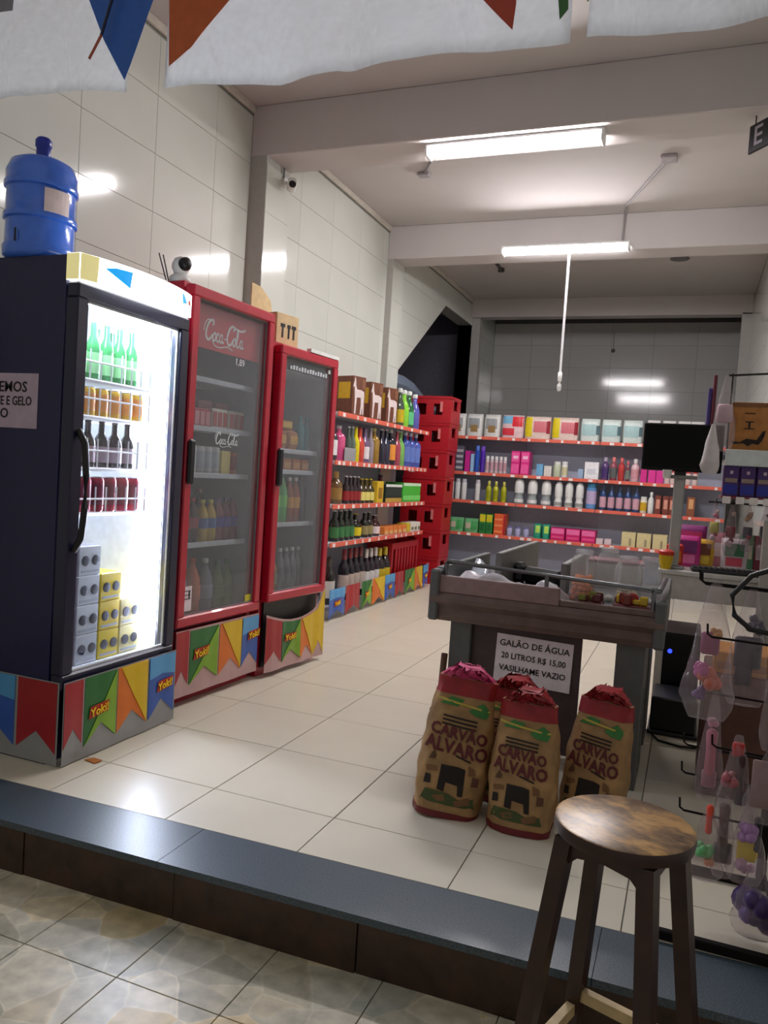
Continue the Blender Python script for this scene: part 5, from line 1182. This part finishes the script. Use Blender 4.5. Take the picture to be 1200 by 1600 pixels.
# yellow cup and toys on the desk
t = thing('yellow_cup', 'yellow cup with red lid on the desk corner', 'cup', (1.985, 2.05, .8105)); MB().lathe([(.028, 0), (.036, .05), (.038, .075)], 0, 0, 16).build('cup', C_(214, 180, 20), t, 50); MB().lathe([(.04, .075), (.041, .095), (.02, .105)], 0, 0, 16).build('lid', C_(196, 40, 26), t, 50)
t = thing('red_packet', 'bright red packet standing behind the yellow cup', 'packet', (2.02, 2.2, .8105)); MB().box(-.04, .05, 0, .05, 0, .13, .01).build('body', C_(206, 36, 24), t); MB().box(-.03, .04, -.002, .001, .03, .09).build('label', C_(230, 120, 30), t)
def plush(label, x, y, z, cols, s):
    t = thing('toy_packet', label, 'toy', (x, y, z)); 
    p = pack('film', .13*s, .07*s, .16*s, C_(*cols[0]), [(.15, .85, .45, .85, C_(*cols[1])), (.2, .8, .12, .4, C_(*cols[2]))]); p.name = 'wrapper'; p.parent = t
plush('magenta toy packet standing on the desk', 2.09, 2.30, .8105, ((190, 40, 130), (120, 40, 120), (226, 120, 180)), 1.1)
plush('yellow and brown toy packet on the desk', 2.17, 2.36, .8105, ((206, 160, 30), (120, 60, 40), (230, 200, 60)), 1.0)
plush('purple and pink doll packet leaning at the monitor pole', 2.10, 2.46, .8105, ((130, 40, 110), (206, 60, 130), (80, 50, 140)), 1.45)
plush('white and green toy packet at the right of the desk', 2.34, 2.36, .8105, ((206, 196, 200), (60, 120, 80), (190, 70, 90)), 1.1)
# ================================================================== RIGHT WALL SHELF AND HANGING PACKS
ws = thing('wall_shelf', 'white metal shelf against the right wall holding a cardboard box', 'shelf', (2.24, 2.0, 1.42))
MB().box(0, .37, 0, .9, .0, .03, .004).build('board', pm((196, 206, 206), .4), ws); MB().box(-.004, .37, -.012, 0, -.03, .055, .003).build('front_lip', pm((206, 214, 214), .4), ws)
MB().box(-.115, -.001, .125, .9, .0, .03, .004).build('side_board', pm((196, 206, 206), .4), ws)
for y in (.15, .75): MB().prism([(.34, 0), (.37, 0), (.37, -.22), (.35, -.22), (.1, -.02), (.1, 0)], 'y', y, y+.02).build('bracket', pm((190, 196, 196), .4), ws)
MB().tube([(-.02, 0, .44), (.5, -.01, .47)], .006, 6).build('wire', BLACK, ws)
for x in (.0, .35): MB().tube([(x, 0, .03), (x, 0, .45)], .005, 6).build('wire_post', BLACK, ws)
t = thing('cardboard_box', 'brown cardboard box with dark crocodile like print on the wall shelf', 'box', (2.24, 2.03, 1.4505)); MB().box(.01, .20, 0, .22, 0, .275, .004).build('body', pm((168, 112, 52), .7, var=.1), t)
MB().prism([(.02, .07), (.06, .065), (.09, .085), (.14, .08), (.165, .125), (.18, .13), (.175, .10), (.165, .075), (.15, .055), (.12, .06), (.10, .045), (.08, .06), (.03, .055)], 'y', -.002, .001).build('animal_print', BDK, t)
m = MB(); m.box(.075, .125, -.002, .001, .135, .14); m.box(.095, .105, -.002, .001, .14, .17); m.box(.08, .12, -.002, .001, .17, .176); m.box(.075, .125, -.002, .001, .215, .22); m.build('small_print', BDK, t)
MB().box(.01, .20, -.0015, .001, .25, .273).build('tape', pm((120, 76, 36), .6), t)
t = thing('red_carton', 'red carton beside the cardboard box on the wall shelf', 'box', (2.46, 2.05, 1.4505)); MB().box(0, .12, 0, .2, 0, .20, .004).build('body', C_(170, 40, 40), t); MB().box(.02, .1, -.002, .001, .05, .14).build('label', C_(214, 120, 100), t)
t = thing('magazine', 'tall purple and maroon magazine standing at the shelf end', 'magazine', (2.13, 2.15, 1.4505)); MB().box(.0, .02, 0, .2, 0, .36, .003).build('purple_cover', C_(70, 50, 130), t); MB().box(.022, .04, -.02, .2, 0, .43, .003).build('maroon_cover', C_(96, 24, 44), t)
toy_bag('white plastic bag hanging over the monitor corner', 2.165, 1.96, 1.60, .26, .10, .05, [((206, 200, 196), 0, .5, .6, 'block')], 21, pm((206, 200, 200), .35))
toy_bag('pale pink bag full of goods at the shelf end', 2.215, 2.0, 1.86, .40, .13, .09, [((190, 160, 170), 0, .5, .6, 'block')], 22, POLY)
o0 = None
for i, x in enumerate((2.275, 2.355, 2.435, 2.515)):
    if o0 is None:
        o = carton('snack_pack', .074, .16, .165, C_(70, 36, 110), [(.05, .95, .08, .38, C_(30, 40, 150)), (.1, .9, .45, .58, C_(150, 130, 120)), (.4, .6, .72, .82, C_(206, 180, 200))])
        o0 = o
    else: o = dup(o0)
    o.location = (x, 2.02, 1.2285); tag(o, 'purple and blue snack pack, %s from left under the wall shelf' % ORD[i], 'snack pack', 'snack packs under the wall shelf')
pk = thing('snack_tray', 'white wire tray carrying the purple snack packs', 'tray', (2.23, 2.0, 1.22)); MB().box(0, .37, .0, .3, 0, .008, .002).build('base', pm((150, 40, 50), .5), pk)
for k in range(6): MB().box(.01+k*.065, .05+k*.065, -.003, .0, -.03, .008).build('price_tag', TAGM, pk)
# hanging packs on the right wall behind the desk
hb = thing('hanging_bar', 'thin black bar with hooks carrying toy packs right of the monitor', 'bar', (2.18, 2.30, 1.19)); MB().tube([(0, 0, 0), (.42, 0, 0)], .006, 6).build('bar', BLACK, hb)
for k in range(5): MB().tube([(.04+.085*k, 0, 0), (.04+.085*k, -.07, -.005), (.04+.085*k, -.075, .02)], .003, 5).build('hook', BLACK, hb, 50)
for y in (0,): MB().tube([(.42, 0, 0), (.44, 0, 0)], .008, 6).build('wall_fixing', BLACK, hb)
cols = [('pale pink clear packet with yellow toy', (206, 180, 190), [((206, 206, 90), 0, .45, .6, 'block'), ((190, 110, 130), .2, .7, .4, 'ball')]), ('red and grey toy packet', (190, 60, 70), [((150, 40, 50), 0, .45, .6, 'block')]), ('beige doll packet with dark clothes', (200, 180, 160), [((50, 56, 76), 0, .4, .6, 'block'), ((210, 180, 150), 0, .72, .5, 'ball')]), ('white and black toy packet', (206, 196, 196), [((50, 40, 50), 0, .5, .6, 'block'), ((180, 60, 80), 0, .25, .4, 'ball')]), ('red flag shaped packet', (190, 50, 50), [((170, 30, 40), 0, .5, .6, 'block')])]
for k, (ds, cc, ty) in enumerate(cols): toy_bag(ds+' hanging right of the monitor', 2.22+.085*k, 2.25, 1.19, .26+.03*(k % 2), .08, .05, ty+[((214, 190, 196), -.3, .22, .5, 'ball'), ((226, 206, 196), .35, .8, .3, 'ball'), ((170, 60, 80), .3, .3, .35, 'ball')], 30+k)
for k, (ds, c1, c2) in enumerate((('pink snack sachet', (206, 130, 150), (236, 220, 220)), ('white snack sachet with red', (222, 214, 214), (190, 50, 60)), ('green snack sachet', (90, 150, 110), (226, 226, 200)), ('maroon snack sachet', (130, 40, 60), (210, 190, 190)), ('cream snack sachet', (214, 200, 180), (150, 60, 60)))):
    o = pack('sachet', .085, .04, .20, C_(*c1), [(.15, .85, .3, .7, C_(*c2))]); o.location = (2.25+.08*k, 2.50, .8105); tag(o, ds+' standing at the back of the desk', 'sachet', 'sachets at the back of the desk')
# white wall column and right-hand pale board beside the rack
bd2 = thing('pale_board', 'pale upright board at the far right behind the cable', 'board', (2.44, 1.9, .001)); MB().box(0, .10, 0, .03, 0, 1.12, .004).build('board', pm((176, 170, 164), .5), bd2); MB().box(-.02, .12, -.03, .06, 0, .02, .003).build('foot', pm((150, 146, 140), .5), bd2)

# ================================================================== HANGING SIGN
sg = thing('hanging_sign', 'dark hanging sign with pale letter near the ceiling at top right', 'sign', (2.31, 2.42, 3.27), R(-52))
MB().box(-.12, .22, -.008, .008, -.075, .085, .004).build('board', pm((26, 24, 34), .4), sg)
text('E', .15, pm((176, 170, 184), .5), sg, (-.045, -.0092, .005))
for x in (-.08, .18): MB().tube([(x, 0, .085), (x, 0, .13)], .004, 5).build('cord', BLACK, sg)

# ================================================================== PARTY SHEETS ACROSS THE ENTRANCE
FB = pm((40, 96, 186), .45); FO = pm((196, 92, 36), .45); FG = pm((60, 110, 60), .45); FR = pm((176, 66, 44), .45)
def party(label, x0, x1, bottom, y, flags, seed):
    t = thing('party_sheet', label, 'banner', (x0, y, 2.9), 0, 'white party sheets hung across the entrance'); ph = seed*1.7; L = x1-x0
    def f(s, z, off):
        q = max(0, -z)/.5
        return (s, .018*math.sin(s*9+ph)*q+.003*math.sin(s*31+ph*2)*q+off, z)
    poly = [(0, 0)]+[(s*L, b-2.9) for s, b in bottom]+[(L, 0)]
    vs = []; fs = []; NX, NZ = 40, 10
    def bot(s):
        for (s0, b0), (s1, b1) in zip(bottom, bottom[1:]):
            if s0 <= s <= s1: return b0+(b1-b0)*(s-s0)/(s1-s0)-2.9
        return bottom[-1][1]-2.9
    for i in range(NX+1):
        for j2 in range(NZ+1): vs.append(f(L*i/NX, bot(i/NX)*j2/NZ, 0))
    for i in range(NX):
        for j2 in range(NZ): k0 = i*(NZ+1)+j2; fs.append((k0, k0+1, k0+NZ+2, k0+NZ+1))
    me = bpy.data.meshes.new('sheet'); me.from_pydata(vs, [], fs); me.materials.append(SHEET)
    for p in me.polygons: p.use_smooth = True
    sh = link('sheet', me, t); md = sh.modifiers.new('thickness', 'SOLIDIFY'); md.thickness = .0004
    MB().tube([f(L*i/12, -.002, 0) for i in range(13)], .003, 5).build('string', pm((170, 170, 170), .6), t)
    for poly2, m in flags: wavy([(a-x0, b-2.9) for a, b in poly2], m, 'printed_flag', t, f, -.0025, 4)
    return t
YP = -.4
def W_(u, v): q = at_y(u, v, YP); return (q.x, q.z)
def edge(pts, x0, x1): return [((W_(u, v)[0]-x0)/(x1-x0), W_(u, v)[1]) for u, v in pts]
a, b = W_(-60, 160)[0], W_(192, 140)[0]
party('left white plastic party sheet with a blue flag', a, b, [(0, W_(-60, 160)[1])]+edge([(80, 150), (130, 138)], a, b)+[(1, W_(192, 140)[1])], YP, [([W_(118, -60), W_(235, -60), W_(240, 0), W_(190, 122), (W_(160, 60))], FB), ([W_(-10, -20), W_(25, -20), W_(22, 18), W_(-5, 20)], pm((130, 130, 140), .5))], 1)
a, b = W_(254, 135)[0], W_(888, 58)[0]
party('wide middle white party sheet with orange flags', a, b, [(0, W_(254, 135)[1])]+edge([(350, 132), (430, 127), (470, 112), (520, 104), (545, 108), (620, 95), (720, 80)], a, b)+[(1, W_(888, 58)[1])], YP+.012, [([W_(262, -60), W_(262, 102), W_(300, 75), W_(360, -5), W_(390, -60)], FO), ([W_(700, -60), W_(760, 2), W_(798, 40), W_(804, 0), W_(808, -60)], FR), ([W_(872, 22), W_(868, -40), W_(886, -40), W_(886, 6)], FG)], 2)
a, b = W_(918, 64)[0], W_(1330, 5)[0]
party('right white party sheet at the top right corner', a, b, [(0, W_(918, 64)[1])]+edge([(1000, 55), (1100, 42), (1200, 22)], a, b)+[(1, W_(1330, 5)[1])], YP, [([W_(919, 10), W_(919, -40), W_(960, -40)], FG)], 3)
t = thing('torn_ribbon', 'thin dark and orange ribbon crossing the blue flag', 'ribbon', (W_(190, 0)[0], YP-.02, W_(190, 0)[1]))
a = Vector((W_(192, -30)[0], YP-.02, W_(192, -30)[1]))-t.location; b = Vector((W_(165, 60)[0], YP-.02, W_(165, 60)[1]))-t.location; c = Vector((W_(146, 97)[0], YP-.02, W_(146, 97)[1]))-t.location
MB().tube([a, b], .005, 6).build('dark_length', pm((30, 34, 60), .5), t); MB().tube([b, c], .0045, 6).build('orange_end', pm((170, 80, 60), .5), t)
q = at_z(132, 1188, .0); sc_ = MB().add([(0, 0, .001), (.06, -.01, .001), (.07, .02, .004), (.02, .03, .001), (0, 0, .004), (.06, -.01, .005), (.07, .02, .009), (.02, .03, .006)], [(0, 3, 2, 1), (4, 5, 6, 7), (0, 1, 5, 4), (1, 2, 6, 5), (2, 3, 7, 6), (3, 0, 4, 7)]).build('paper_scrap', pm((176, 104, 40), .7), None, None, (q.x, q.y, 0))
tag(sc_, 'small orange scrap on the floor by the navy cooler', 'scrap')
print('OBJECTS', len(bpy.data.objects), 'TRIS', sum(len(p.vertices)-2 for m in bpy.data.meshes for p in m.polygons))
